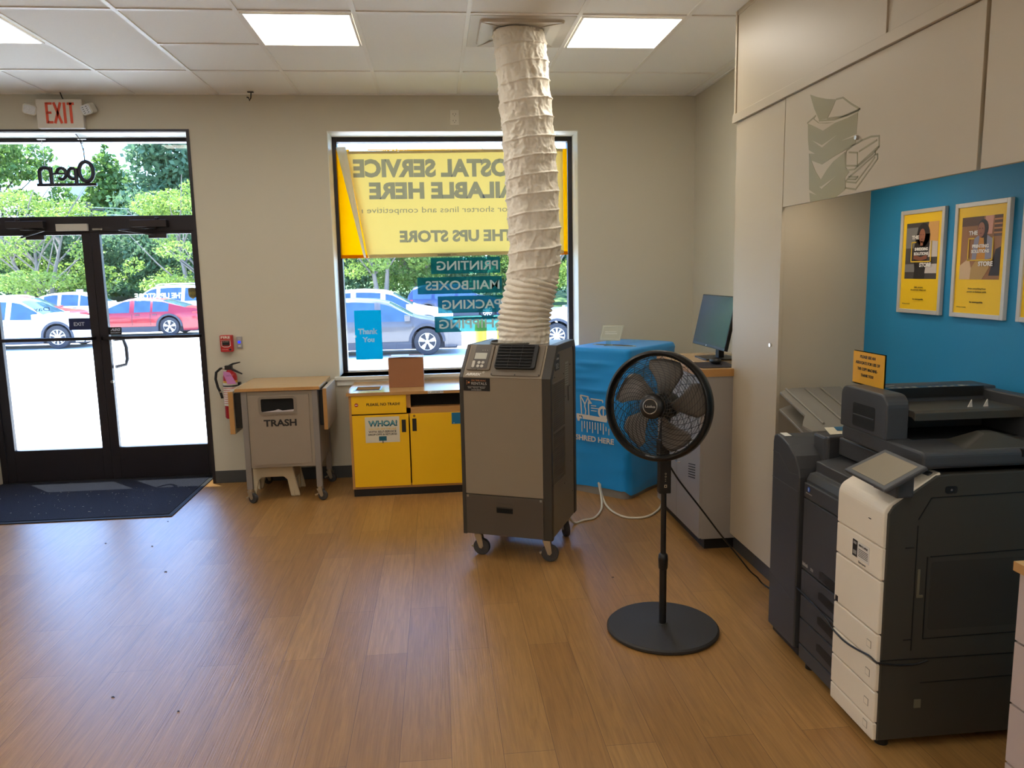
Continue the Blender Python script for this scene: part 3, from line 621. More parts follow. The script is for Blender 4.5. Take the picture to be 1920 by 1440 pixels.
# dark corner posts following the front chamfer
for (xa, xb) in ((0, .024), (W_ - .052, W_)):
    b = MB(); q = .040
    b.prism([(0, zb - .006), (0, zc), (.145, zt), (DP - .03, zt), (DP, zt - .05), (DP, zb), (DP - .05, zb), (DP - .05, zt - .07), (DP - .06, zt - .04), (.165, zt - .04), (.036, zc - .012), (.036, zb - .006)], xa, xb, 'x')
    b.build('corner_post', M_acp, t, bev=.004)
b = MB(); b.box((.024, .002, .386), (W_ - .052, .02, zc)); b.build('front_panel', M_ac, t, bev=.0015)
b = MB(); b.box((.024, -.001, zb), (W_ - .052, .02, .381)); b.use(M_acd)
dr = b.build('drain_tank_cover', None, t, bev=.0015)
b = MB(); b.use(M_dark).box((.212, -.0022, .283), (.310, .0, .312)); b.use(M_acp).box((.212, -.004, .312), (.310, .0, .318)); b.use(M_acd).box((.218, -.0035, .336), (.305, 0, .341)); b.build('grip_recess', None, dr)
b = MB()
for xx in (.036, .479): b.box((xx - .006, -.004, .366), (xx + .006, 0, .379)); b.cyl((xx, -.005, .372), .003, .004, 'y', 8)
b.build('latch', M_steel, dr)
# chamfered control face: local frame with u along x, v up the slope
sl = Vector((0, .145, zt - zc)); L_ = sl.length; sl.normalize(); nn_ = Vector((0, -sl.z, sl.y))
CH = Matrix(((1, 0, 0, 0), (0, sl.y, nn_.y, 0), (0, sl.z, nn_.z, zc), (0, 0, 0, 1)))
b = MB().at(CH); b.box((.024, 0.0, -.012), (W_ - .052, L_, .001)); b.build('control_face', M_ac, t, bev=.001)
b = MB().at(CH); b.prism(rrect(.036, .045, .178, L_ - .006, .010), .001, .010); cp = b.build('control_panel', mat('ac_bezel', (118, 106, 90), .5), t, bev=.002)
b = MB().at(CH); b.prism(rrect(.066, .052, .160, L_ - .010, .006), .010, .0112); b.build('keypad_sheet', mat('keypad_brown', (70, 60, 50), .4), cp)
b = MB().at(CH); b.box((.072, .118, .0112), (.144, .160, .0122)); b.build('display', mat('lcd', (206, 204, 190), .15), cp)
b = MB().at(CH)
for (u, v) in ((.106, .094), (.130, .094), (.104, .070), (.128, .070)): b.cyl((u, v, .0112), .0095, .0016, 'z', 14)
b.prism(rrect(.066, .060, .082, .106, .006), .0112, .0128)
for u in (.112, .126, .140): b.cyl((u, .178, .0112), .002, .001, 'z', 8)
b.build('button', mat('key_pale', (206, 200, 184), .4), cp)
b = MB().at(CH); b.prism(rrect(.188, .012, .482, L_ - .004, .014), .001, .007); ab = b.build('outlet_bezel', mat('ac_bezel', (118, 106, 90), .5), t, bev=.002)
b = MB().at(CH); b.prism(rrect(.206, .052, .448, L_ - .010, .016), .007, .024); b.build('outlet_housing', M_black, ab, bev=.003)
b = MB().at(CH); b.use(M_dark).prism(rrect(.212, .058, .425, L_ - .016, .010), .0243, .0246); b.use(mat('louver_black', (44, 42, 42), .35))
for i in range(7): b.box((.214, .068 + i * .021, .0246), (.423, .0715 + i * .021, .0290))
for u in (.285, .355): b.box((u, .06, .0246), (u + .0015, L_ - .018, .0270))
b.build('louver', None, ab)
b = MB().at(CH)
for (u, v) in ((.196, .020), (.335, .018), (.474, .020)): b.cyl((u, v, .007), .004, .0012, 'z', 10)
b.cyl((.10, .049, .010), .0035, .001, 'z', 10)
b.build('screw', M_black, ab)
b = MB().at(CH); b.text('AIRREX', (.085, .020, .0012), X, Y, w=.096, h=.017, bold=.05, shear=.25); b.tube([(.142, .028, .002), (.150, .034, .002), (.146, .040, .002), (.138, .036, .002)], .0016, 5, closed=True); b.build('brand_lettering', mat('brand_white', (236, 230, 218), .4), t)
b = MB(); b.use(M_black).box((.026, .0006, .992), (.188, .002, 1.066)); b.use(mat('sticker_orange', (220, 140, 90), .5)).text('ON TIME HVAC', (.120, .0004, 1.052), X, Z, w=.088, h=.009); b.use(mat('sticker_white', (200, 196, 190), .5)).text('RENTALS', (.122, .0004, 1.035), X, Z, w=.092, h=.015)
b.use(mat('sticker_orange', (220, 140, 90), .5)).cyl((.060, .0002, 1.040), .006, .0006, 'y', 12)
for i, (dx, dz) in enumerate(((-.012, .0), (-.012, .009), (-.012, -.009))): b.cyl((.060 + dx, .0002, 1.040 + dz), .0025, .0006, 'y', 8)
b.use(mat('sticker_white', (200, 196, 190), .5)).box((.052, .0003, 1.0155), (.162, .001, 1.0170)); b.text('Sales - Service - Rental', (.105, .0004, 1.010), X, Z, w=.10, h=.006); b.text('24 HOUR SERVICE', (.105, .0004, .998), X, Z, w=.06, h=.006)
b.build('rental_sticker', None, t)
# side: two louvred grilles, handle, labels
xs = W_ - .0055
b = MB(); b.use(M_acd).box((xs, .045, .455), (xs + .002, .300, 1.032)); b.use(mat('grille_slat', (104, 94, 80), .5))
for i in range(46):
    z = .462 + i * .0124
    if abs(z - .757) < .008: continue
    b.prism([(.048, z), (.048, z + .004), (.298, z + .004), (.298, z)], xs + .001, xs + .0045, 'x')
b.build('side_grille', None, t)
b = MB(); b.box((xs, .040, .750), (xs + .007, .303, .762)); frame(b, .040, .304, .449, 1.038, .006, 0, 1); 
b.v = b.v[:8] + [(xs + y * .006, x, z) for (x, y, z) in b.v[8:]]; b.build('grille_frame', M_acs, t)
b = MB(); b.use(M_black).box((xs, .110, 1.100), (xs + .0015, .205, 1.190)); b.use(mat('sticker_white', (200, 196, 190), .5))
for i in range(4): b.box((xs + .0012, .125, 1.112 + i * .008), (xs + .002, .190 - .01 * (i % 2), 1.1145 + i * .008))
b.text('CAUTION', (xs + .0016, .157, 1.165), Y, Z, w=.06, h=.012)
b.build('caution_label', None, t)
b = MB(); b.use(mat('spec_label', (150, 148, 132), .5)).box((xs, .33, .985), (xs + .0012, .405, 1.125))
b.use(M_acd)
for i in range(9): b.box((xs + .001, .338, .995 + i * .014), (xs + .0018, .398, .999 + i * .014))
b.build('spec_label', None, t)
b = MB(); b.use(M_black).box((xs, .395, .885), (xs + .002, .402, .975)); b.box((xs, .402, .970), (xs + .002, .45, .975)); b.use(M_acs).box((xs, .402, .885), (xs + .004, .45, .968)); b.build('side_handle', None, t)
b = MB()
for (y_, z_) in ((.06, 1.07), (.10, 1.066), (.30, 1.062), (.335, .92), (.45, 1.1), (.30, .40), (.45, .5), (.49, .30)): b.cyl((xs, y_, z_), .004, .002, 'x', 10)
b.build('screw', M_black, t)
b = MB(); b.box((.02, .14, zt - .008), (W_ - .05, DP - .05, zt - .001)); b.lathe([(.150, zt - .002), (.158, zt + .004), (.158, zt + .010), (.151, zt + .012)], (.258, .282, 0), 'z', 40, close=False)
b.build('top_panel', mat('ac_top', (110, 104, 96), .35), t, smooth=30)
b = MB(); b.box((.02, .02, zb - .002), (W_ - .02, DP - .02, zb + .005)); b.build('base_plate', M_acd, t)
for i, (x, y) in enumerate(((.075, .055), (W_ - .05, .055), (W_ - .06, DP - .07), (.075, DP - .07))): caster(t, x, y, .050, .145, ang=(.1, .15, -1.0, .6)[i])
# white drain hose / cable of the air conditioner along the floor
def smoothpath(pts, n=8):
    P_ = [Vector(p) for p in pts]; out_ = []
    for i in range(len(P_) - 1):
        p0, p1, p2, p3 = P_[max(i - 1, 0)], P_[i], P_[i + 1], P_[min(i + 2, len(P_) - 1)]
        for k in range(n):
            u = k / n; out_.append(.5 * ((2 * p1) + (-p0 + p2) * u + (2 * p0 - 5 * p1 + 4 * p2 - p3) * u * u + (-p0 + 3 * p1 - 3 * p2 + p3) * u ** 3))
    return out_ + [P_[-1]]
def cord(name, pts, r, m, label, parent=None):
    b = MB(); b.tube(smoothpath(pts), r, 8); o = b.build(name, m, parent, smooth=60)
    return o if parent else tag(o, label, 'cord')
M_cordw = mat('cord_white', (208, 198, 178), .5)
cord('white_cord', [(.74, 4.70, .22), (.80, 4.73, .09), (.86, 4.81, .009), (.93, 4.86, .008), (1.01, 4.90, .008), (1.09, 5.06, .008), (1.13, 5.22, .02), (1.148, 5.36, .06), (1.15, 5.42, .10)], .008, M_cordw, 'short white cord on the floor between the air conditioner and the blue bin')
cord('white_cord', [(1.16, 5.42, .09), (1.155, 5.36, .05), (1.15, 5.22, .012), (1.155, 5.05, .008), (1.20, 4.90, .008), (1.28, 4.85, .008), (1.38, 4.88, .008), (1.48, 5.00, .008), (1.56, 5.16, .009), (1.66, 5.32, .009), (1.9, 5.4, .009), (2.1, 5.42, .03)], .008, M_cordw, 'longer white cord looping on the floor before the blue bin, behind the fan pole')

# ================================================================ shred bin with fitted blue cover
th = -PI / 4
t = thing('shred_bin', 'shred collection bin under a bright blue fitted cover marked SHRED HERE', 'shred bin', (1.33, 5.265, 0), th)
# local: front face along -x from the near corner (x from -.52 to 0), depth along +y .74 ; top at 1.10
BW, BD, BT = .52, .74, 1.10
M_cov = mat('cover_blue', (0, 150, 228), .55, var=.03, scale=3, bump=.05, bscale=500); M_cov.node_tree.nodes['Principled BSDF'].inputs['Sheen Weight'].default_value = .2
def cover(i, j):
    # i round the section, j up the height and over onto the top
    pr = rrect(0, 0, 1, 1, .09, 6); n = len(pr)
    s_ = (i * n) % n; k = int(s_) % n; f_ = s_ - int(s_); p, q = pr[k], pr[(k + 1) % n]
    px, py = p[0] + (q[0] - p[0]) * f_, p[1] + (q[1] - p[1]) * f_
    if j < .8:
        z = .045 + (BT - .02 - .045) * (j / .8); ins = 0.0
    elif j < .87:
        u = (j - .8) / .07; z = BT - .02 + .02 * math.sin(u * PI / 2); ins = .018 * (1 - math.cos(u * PI / 2))
    else:
        u = (j - .87) / .13; z = BT; ins = .018 + .23 * u
    hem = .02 * math.sin(i * 2 * PI * 3 + 1) if j < .02 else 0
    x = (px - .5) * (BW - 2 * ins) ; y = (py - .5) * (BD - 2 * ins)
    if j >= .87: pass
    ang = math.atan2(y, x)
    bul = 1.0 + .035 * math.sin(PI * min(1, z / BT))
    wv = noise.noise(Vector((px * 4 + z * 3.2, py * 4 - z * 1.3, z * 2.2 + 3))); wv2 = noise.noise(Vector((px * 9 + z * 6, py * 9, z * 5)))
    if z > BT - .02: bul = 1; wv *= .3
    fold = .013 * (1 - abs(2 * ((z * 4.2 + wv * 1.1) % 1) - 1)) ** 3 * (1 if .78 < z < 1.0 else .35)
    d_ = .024 * wv * (1.35 - z) + .006 * wv2 + 1.5 * fold * (z < BT - .02)
    l = math.hypot(x, y) or 1
    return (-BW / 2 + x * bul + x / l * d_, BD / 2 + y * bul + y / l * d_, z + hem - (.014 * wv if j > .85 else 0))
b = MB(); b.grid(cover, 110, 90, cu=True); cv = b.build('fabric_cover', M_cov, t, smooth=60)
b = MB(); b.box((-BW + .135, .13, BT - .03), (-.135, BD - .13, BT - .002)); b.build('lid', M_cov, t, bev=.004)
b = MB(); ov = arc(-BW / 2, .30, 1, 0, 360, 30)[:-1]; ov = [(-BW / 2 + (x + BW / 2) * .19, .235 + (y - .30) * .045) for x, y in ov]
b.use(mat('slot_ring_grey', (176, 172, 160), .4)).prism(ov, BT - .005, BT + .003); ov2 = [(-BW / 2 + (x + BW / 2) * .86, .235 + (y - .235) * .55) for x, y in ov]; b.use(M_dark).prism(ov2, BT + .002, BT + .0038)
b.build('paper_slot', None, t)
b = MB(); b.prism(rrect(-BW + .01, .01, -.01, BD - .01, .05), .0, .075); b.build('base', mat('bin_grey', (142, 138, 132), .5), t)
# printed icon and lettering on the front face (local y = 0 side)
M_icon = mat('cover_print', (214, 208, 198), .6); yq = -.0175
b = MB(); b.use(M_icon)
def ln(x0, z0, x1, z1, w=.009): stroke(b, x0, z0, x1, z1, w, yq, yq + .0012)
ic = -.26          # icon centre
ln(-.395, .745, -.385, .605); ln(-.395, .745, -.325, .738); ln(-.395, .742, -.355, .68); ln(-.325, .74, -.355, .68); ln(-.355, .68, -.357, .66); ln(-.357, .665, -.347, .63); ln(-.347, .63, -.352, .605); ln(-.328, .738, -.318, .70); ln(-.325, .70, -.32, .60)
b.prism([(-.318, .722), (-.292, .690), (-.325, .684)], yq, yq + .0012, 'y')
ln(-.305, .725, -.205, .722); ln(-.205, .725, -.195, .70); ln(-.195, .70, -.195, .60)
for k_, l_ in ((.675, .045), (.657, .07), (.638, .05)): ln(-.302, k_, -.302 + l_, k_, .006)
b.lathe([(.028, yq), (.046, yq), (.046, yq + .0012), (.028, yq + .0012)], (-.195, 0, .635), 'y', 28, close=False)
b.prism([(-.43, .605), (-.10, .592), (-.10, .560), (-.40, .570), (-.405, .55), (-.42, .55), (-.43, .575)], yq - .0004, yq + .001, 'y')
for k_ in range(11): ln(-.383 + k_ * .0235, .552, -.383 + k_ * .0235, .47 - (.0 if k_ % 2 == 0 else -.028), .0075)
b.text('SHRED HERE', (-.272, yq, .425), X, Z, w=.335, h=.042, bold=.03)
b.use(M_black).cyl((-.40, yq - .001, .588), .005, .0006, 'y', 10).cyl((-.385, yq - .001, .588), .005, .0006, 'y', 10)
b.build('print', None, t)
# acrylic sign holder on the bin
t = thing('sign_holder', 'small clear tabletop sign holder standing on the blue bin', 'sign holder', (1.27, 5.62, BT), math.radians(-14))
M_ac2 = mat('acrylic', (214, 220, 208), .1, spec=.6)
b = MB(); b.prism([(-.032, -.03), (.032, -.03), (.032, .03), (-.032, .03)], 0, .005); b.prism([(-.020, 0), (.020, 0), (.016, .045), (-.016, .045)], -.006, .006, 'y'); b.build('stand', glassy('clear_acrylic', (.86, .9, .86), 1.5), t)
b = MB(); M = Matrix.Translation((.015, 0, .035)) @ Matrix.Rotation(math.radians(-16), 4, 'X'); b.at(M)
sh = .03; q = [(-.085, 0, 0), (.072, 0, 0), (.072 + sh, 0, .118), (-.085 + sh, 0, .118)]
b.use(mat('sign_pale', (186, 186, 166), .5)).poly(q); b.build('card', None, t, solid=.003)
b = MB(); b.at(M); b.use(M_white); b.tube([(x, -.003, z) for x, y, z in [(-.072, 0, .010), (.066, 0, .010), (.088, 0, .108), (-.048, 0, .108)]], .0018, 5, closed=True)
b.box((-.04, -.003, .05), (.05, -.002, .056)); b.box((-.04, -.003, .066), (.045, -.002, .071)); b.build('card_print', None, t)

# ================================================================ pedestal fan
M_fan = mat('fan_black', (20, 19, 19), .38); M_fanm = mat('fan_wire', (16, 15, 15), .4)
t = thing('pedestal_fan', 'black pedestal fan on a round base in the middle of the room', 'fan', (.995, 3.277, 0))
b = MB(); b.lathe([(0, 0), (.250, 0), (.256, .006), (.256, .016), (.248, .023), (.06, .028), (.024, .031), (.022, .034), (0, .034)], seg=96); b.build('base', mat('fan_base', (44, 42, 40), .55, bump=.04, bscale=500), t, smooth=30)
b = MB(); b.cyl((0, 0, .03), .0165, .33); b.build('pole', M_fan, t, smooth=40)
b = MB(); b.cyl((0, 0, .34), .0125, .36); b.build('inner_pole', M_fan, t, smooth=40)
b = MB(); b.lathe([(.014, .285), (.021, .30), (.0225, .34), (.0205, .362), (.013, .370)], (0, 0, 0)); b.build('height_collar', M_fan, t, smooth=50)
b = MB(); b.lathe([(0, .645), (.021, .65), (.026, .68), (.026, .82)], (0, .012, 0)); b.box((-.026, -.020, .655), (.028, .02, .835)); b.build('control_housing', M_fan, t, bev=.004)
b = MB(); b.use(mat('fan_print', (190, 176, 150), .5)).box((-.004, -.0215, .684), (.008, -.0198, .697)); b.use(M_black).box((-.001, -.022, .687), (.005, -.0212, .694)); b.use(mat('fan_print', (190, 176, 150), .5))
for z in (.713, .722): b.box((-.001, -.0213, z), (.004, -.020, z + .002))
b.lathe([(.0025, -.0212), (.004, -.0212)], (.002, 0, .735), 'y', 14, close=False); b.lathe([(.0025, -.0212), (.004, -.0212)], (.002, 0, .748), 'y', 14, close=False)
b.build('control_button', None, t)
hd = bpy.data.objects.new('fan_head', None); COL.objects.link(hd); hd.parent = t
hd.location = (-.036, -.03, 1.061); hd.rotation_euler = (math.radians(-7), 0, math.radians(-38))
# head local: front faces -y
RR = .243
b = MB(); b.lathe([(RR - .022, -.030), (RR - .012, -.040), (RR - .001, -.034), (RR + .002, -.020), (RR + .002, .012), (RR - .006, .022), (RR - .02, .018), (RR - .022, 0)], ax='y', seg=96, close=False); b.f.append(()) if False else None
# close the ring inside
n_ = 8; b.f += [(i * n_ + 7, ((i + 1) % 96) * n_ + 7, ((i + 1) % 96) * n_, i * n_) for i in range(96)]; b.mi += [0] * 96
b.build('rim', M_fan, hd, smooth=50)
def gy(r, s): return s * (.085 - .062 * (r / (RR - .02)) ** 2.2)     # depth of the dished grille
for s, nm in ((-1, 'front_grille'), (1, 'rear_grille')):
    b = MB(); nsp = 32 if s < 0 else 20
    for k in range(nsp):
        pp = []
        for i in range(15):
            u = i / 14; r = .055 + (RR - .02 - .055) * u; a = 2 * PI * k / nsp + (.95 * u ** 1.1) * (1 if s < 0 else -1)
            pp.append((r * math.cos(a), gy(r, s), r * math.sin(a)))
        b.tube(pp, .00125, 4, cap=False)
    for i in range(17 if s < 0 else 6):
        r = .062 + i * (RR - .085) / (16 if s < 0 else 5); b.tube([(r * math.cos(2 * PI * k / 56), gy(r, s), r * math.sin(2 * PI * k / 56)) for k in range(56)], .0011, 4, closed=True)
    b.build(nm, M_fanm, hd, smooth=70)
b = MB(); b.lathe([(0, -.098), (.034, -.098), (.050, -.092), (.056, -.083), (.056, -.076), (.030, -.074)], ax='y', seg=40); bd = b.build('badge', M_fan, hd, smooth=40)
b = MB(); b.lathe([(.0295, -.1000), (.0315, -.1015), (.0335, -.1000), (.0335, -.097), (.0295, -.097)], ax='y', seg=40, close=False); b.build('badge_ring', mat('silver_ring', (168, 160, 148), .3, metal=.7), bd, smooth=40)
b = MB(); b.text('Lasko', (0, -.0985, .0), X, Z, w=.046, h=.011, bold=.02); b.build('lettering', mat('silver_print', (178, 172, 164), .4), bd)
b = MB(); b.lathe([(0, -.03), (.045, -.028), (.052, -.01), (.052, .03), (.040, .04), (0, .04)], ax='y', seg=32); b.build('hub', mat('fan_hub', (40, 38, 37), .5), hd, smooth=40)
def blade(k, nb=5):
    b = MB()
    def fn(i, j):
        r = .048 + .160 * i; wd = .52 + .44 * i ** .8 - (.35 * max(0, i - .8) / .2 * abs(2 * j - 1) ** 2); a = 2 * PI * k / nb + .25 * i + wd * (j - .5)
        return (r * math.cos(a), .018 - .052 * (j - .5) * (1 - .25 * i), r * math.sin(a))
    b.grid(fn, 10, 9); return b.build('blade', mat('fan_blade', (112, 106, 100), .35), hd, smooth=60, solid=.002)
for k in range(5): blade(k)
b = MB(); b.lathe([(0, .04), (.05, .045), (.062, .08), (.058, .13), (.03, .155), (0, .158)], ax='y', seg=28); b.build('motor_housing', M_fan, hd, smooth=40)
b = MB(); b.box((-.022, -.015, .81), (.022, .05, .90)); b.tube([(0, .02, .88), (.02, .05, .97), (.03, .07, 1.04)], [.024, .022, .03], 12); b.build('neck', M_fan, t, bev=.004)
cord('power_cord', [(.02, .035, .80), (.092, .074, .69), (.226, .156, .525), (.36, .238, .357), (.494, .32, .197), (.575, .37, .10), (.628, .402, .05), (.66, .415, .012), (.678, .32, .005), (.69, .12, .005)], .0042, M_black, '', t)
G_FOLD = {'fold': [(3.408, 2.413), (3.339, 2.387), (3.257, 2.362), (3.177, 2.343), (3.21, 2.308), (3.246, 2.279), (3.317, 2.287), (3.365, 2.344)], 'body1': [(3.418, 2.291), (3.28, 2.235), (3.18, 2.249), (3.083, 2.25), (3.002, 2.256), (3.01, 2.136), (3.073, 2.126), (3.175, 2.112), (3.277, 2.093), (3.376, 2.124), (3.398, 2.159), (3.413, 2.222)], 'body2': [(3.399, 2.157), (3.376, 2.124), (3.331, 2.07), (3.283, 2.029), (3.233, 2.065), (3.181, 2.092), (3.088, 2.118), (3.083, 2.049), (3.048, 2.033), (3.078, 2.015), (3.078, 1.965), (3.146, 1.942), (3.372, 1.942), (3.385, 1.996)], 'neck': [(3.35, 2.311), (3.362, 2.3), (3.317, 2.275), (3.186, 2.253), (3.245, 2.258), (3.322, 2.274), (3.37, 2.3)]}
G_LIGHT = {'c1': [(3.376, 2.212), (3.281, 2.165), (3.156, 2.197), (3.282, 2.175)], 'c2': [(3.12, 2.167), (3.001, 2.174), (3.003, 2.166)], 'c3': [(3.4, 2.173), (3.342, 2.148), (3.399, 2.158)], 'c4': [(3.293, 2.002), (3.271, 1.989), (3.142, 2.031), (3.275, 1.999)], 'c5': [(3.387, 1.999), (3.311, 1.967), (3.385, 1.986)]}
G_STROKE = [[(3.177, 2.343), (3.123, 2.338), (3.06, 2.301), (2.99, 2.266), (3.113, 2.263), (3.246, 2.279)], [(3.317, 2.284), (3.187, 2.263), (3.091, 2.26), (2.998, 2.262)], [(3.425, 2.294), (3.35, 2.311)], [(3.076, 2.121), (3.032, 2.133), (2.965, 2.143), (2.9, 2.146), (2.846, 2.139), (2.843, 2.099), (2.866, 2.086), (2.983, 2.047), (3.01, 2.038), (3.066, 2.041), (3.08, 2.052), (3.081, 2.111), (3.076, 2.121)], [(3.058, 2.111), (2.995, 2.1), (2.99, 2.049), (3.071, 2.06)], [(2.981, 2.103), (2.861, 2.126)], [(2.99, 2.049), (2.846, 2.101)], [(3.036, 2.017), (2.868, 2.074), (2.851, 2.073), (2.849, 2.056), (2.996, 1.958), (3.075, 1.972), (3.077, 1.998), (3.036, 2.017)], [(3.066, 1.995), (2.995, 1.984), (2.868, 2.064)], [(3.053, 2.014), (2.983, 2.005), (3.0, 1.997), (3.06, 2.005)], [(2.866, 2.086), (2.865, 2.075)]]
# ================================================================ cabinets on the right
def local(root): return MB().at(Matrix.Translation(-Vector(root.location)))
t = thing('tall_cabinet', 'tall beige storage cabinet left of the blue wall, behind the copier', 'cabinet', (1.90, 3.955, 0))
b = local(t); b.box((1.706, 3.662, .10), (XR - .002, 4.249, 2.448)); b.build('body', M_laminate, t)
b = local(t); b.box((1.686, 3.655, .10), (1.7035, 4.252, 2.448)); dd = b.build('door', M_laminate, t, bev=.001)
b = local(t); b.cyl((1.676, 3.732, 1.264), .009, .011, 'x', 20); b.build('lock', M_chrome, dd, smooth=40)
b = local(t); b.box((1.715, 3.67, 0), (XR - .01, 4.24, .10)); b.build('toe_kick', M_base, t)

def overhead(y0, y1, label, dy0):
    t = thing('overhead_cabinet', label, 'cabinet', (1.9, (y0 + y1) / 2, 1.943))
    b = local(t); b.box((1.706, y0 + .002, 2.055), (XR - .002, y1 - .002, 2.449)); b.build('body', M_laminate, t)
    b = local(t); b.box((1.686, dy0, 1.943), (1.704, y1 - .003, 2.449)); d_ = b.build('door', M_laminate, t, bev=.001)
    return t, d_
t, d_ = overhead(2.288, 3.652, 'beige overhead cabinet with a printed paper stack and stapler on its door', 2.300)
b = local(t); b.use(mat('graphic_olive', (150, 142, 112), .35))
for k, pl in G_FOLD.items(): b.prism(pl[::-1], 1.6852, 1.6862, 'x')
for st in G_STROKE:
    for (p, q) in zip(st[:-1], st[1:]):
        dv = Vector((q[0] - p[0], q[1] - p[1])); n_ = Vector((-dv.y, dv.x)).normalized() * .0035; e_ = dv.normalized() * .002
        b.prism([(p[0] + n_.x - e_.x, p[1] + n_.y - e_.y), (p[0] - n_.x - e_.x, p[1] - n_.y - e_.y), (q[0] - n_.x + e_.x, q[1] - n_.y + e_.y), (q[0] + n_.x + e_.x, q[1] + n_.y + e_.y)], 1.6852, 1.6862, 'x')
b.use(M_laminate)
for k, pl in G_LIGHT.items(): b.prism(pl[::-1], 1.6846, 1.6850, 'x')
b.build('graphic', None, d_)
b = local(t); b.cyl((1.674, 2.995, 2.158), .009, .012, 'x', 20); b.build('lock', M_chrome, d_, smooth=40)
b = local(t); b.use(M_white).box((1.715, 3.0, 2.035), (1.765, 3.50, 2.055)); b.use(mat('under_cabinet_tube', (255, 236, 206), .5, emis=20, emcol=LAMP_COL)).box((1.722, 3.02, 2.030), (1.758, 3.48, 2.0352)); b.build('under_cabinet_lamp', None, t)
t1_ = t
t, d_ = overhead(.92, 2.284, 'beige overhead cabinet at the right edge of the photo above the posters', .93)
b = local(t); b.use(M_white).box((1.715, 1.2, 2.035), (1.765, 2.2, 2.055)); b.use(mat('under_cabinet_tube', (255, 236, 206), .5)).box((1.722, 1.3, 2.030), (1.758, 2.15, 2.0352)); b.build('under_cabinet_lamp', None, t)
# soffit panels above the cabinets
b = MB(); b.box((1.700, .9, 2.452), (XR, 4.285, H - .002)); b.box((1.686, 2.872, 2.50), (1.702, 4.258, H - .012)); b.box((1.686, 1.42, 2.50), (1.702, 2.822, H - .012)); b.box((1.686, .9, 2.50), (1.702, 1.37, H - .012))
b.box((1.672, .9, 2.452), (1.70, 4.285, 2.4975)); b.box((1.680, 2.824, 2.4985), (1.70, 2.868, H - .004)); b.box((1.680, 4.262, 2.4985), (1.70, 4.285, H - .004)); b.box((1.683, .9, H - .03), (1.70, 4.285, H - .002))
struct(b.build('trim_5', M_laminate, bev=.0015))

# low cabinet with the monitor
M_grey = mat('cabinet_grey', (152, 146, 140), .5, var=.015)
t = thing('base_cabinet', 'grey base cabinet with wood top behind the fan, carrying the monitor', 'cabinet', (1.80, 4.65, 0))
b = local(t); b.box((1.512, 4.222, .07), (XR - .002, 5.08, 1.041)); b.build('body', M_grey, t, bev=.001)
b = local(t); b.box((1.54, 4.25, 0), (XR - .01, 5.05, .07)); b.build('toe_kick', M_black, t)
for (a, c) in ((4.223, 4.649), (4.653, 5.078)):
    b = local(t); b.box((1.496, a, .075), (1.512, c, 1.036)); dd = b.build('door', M_grey, t, bev=.001)
    if a < 4.5:
        for zc_ in (.40, .80):
            b = local(t)
            for k in range(6): b.prism([(4.30, zc_ + k * .016 + .02), (4.42, zc_ + k * .016), (4.42, zc_ + k * .016 + .005), (4.30, zc_ + k * .016 + .025)], 1.4945, 1.4965, 'x')
            b.build('louver', M_dark, dd)
        b = local(t); b.tube([(1.49, 4.63, .455), (1.475, 4.62, .455), (1.475, 4.57, .455), (1.49, 4.56, .455)], .004, 6); b.build('handle', M_chrome, dd)
b = local(t); b.use(M_oaktop).box((1.488, 4.214, 1.041), (XR - .002, 5.09, 1.084)); b.use(M_oakedge).box((1.487, 4.213, 1.0415), (XR - .002, 4.2145, 1.0835)); b.box((1.4865, 4.214, 1.0415), (1.4885, 5.09, 1.0835)); b.build('top', None, t)
MT = 1.084
t = thing('monitor', 'black computer monitor standing on the wood-topped grey cabinet', 'monitor', (1.80, 4.735, MT))
M_scr = mat('dark_screen', (14, 44, 74), .2, spec=.7); M_bez = mat('monitor_black', (24, 25, 27), .4)  # blue of the reflected window and sky is put into the screen colour
Mt = Matrix.Translation((-.085, 0, .075)) @ Matrix.Rotation(math.radians(12), 4, 'Y')
b = MB().at(Mt); b.box((0, -.29, 0), (.022, .29, .335)); b.build('case', M_bez, t, bev=.003)
b = MB().at(Mt); b.box((-.0012, -.282, .018), (.0005, .282, .328)); b.build('screen', M_scr, t)
b = MB().at(Mt); b.cyl((-.0015, .03, .009), .005, .002, 'x', 12); b.build('logo', M_white, t)
b = MB(); b.box((-.02, -.03, .0), (.015, .03, .20)); b.box((-.03, -.03, .14), (.02, .03, .20)); b.build('stand', M_bez, t, bev=.003)
b = MB(); b.prism([(-.13, -.11), (.09, -.12), (.09, .12), (-.13, .11)], .0, .009); b.build('stand_foot', M_bez, t, bev=.002)
t = thing('mouse_pad', 'dark mouse pad on the wood top in front of the monitor', 'mouse pad', (1.63, 4.40, MT))
b = MB(); b.prism(rrect(-.115, -.135, .115, .135, .02), 0, .004); b.build('pad', mat('pad_dark', (44, 36, 38), .8), t)
t = thing('computer_mouse', 'black computer mouse lying on the mouse pad', 'mouse', (1.655, 4.43, MT + .004))
b = MB(); b.grid(lambda i, j: ((.033 * math.sin(PI * j) * math.cos(2 * PI * i)), (.056 * math.sin(PI * j) * math.sin(2 * PI * i)), max(0, .019 + (.019 if math.cos(PI * j) > 0 else .019) * math.cos(PI * j) * (1 - .25 * math.sin(2 * PI * i) * math.sin(PI * j)))), 20, 12, cu=True)
b.build('shell', M_black, t, smooth=60)
b = MB(); b.tube(smoothpath([(.01, .05, .008), (.06, .06, .006), (.10, .0, .006), (.16, .02, .006)]), .002, 6); b.build('mouse_cable', M_black, t)
t = thing('sticky_notes', 'pale paper slip on the wood top behind the mouse pad', 'paper', (1.545, 4.63, MT))
b = MB(); b.box((-.035, -.05, 0), (.035, .05, .003)); b.build('paper', mat('note_pale', (206, 178, 140), .7), t)

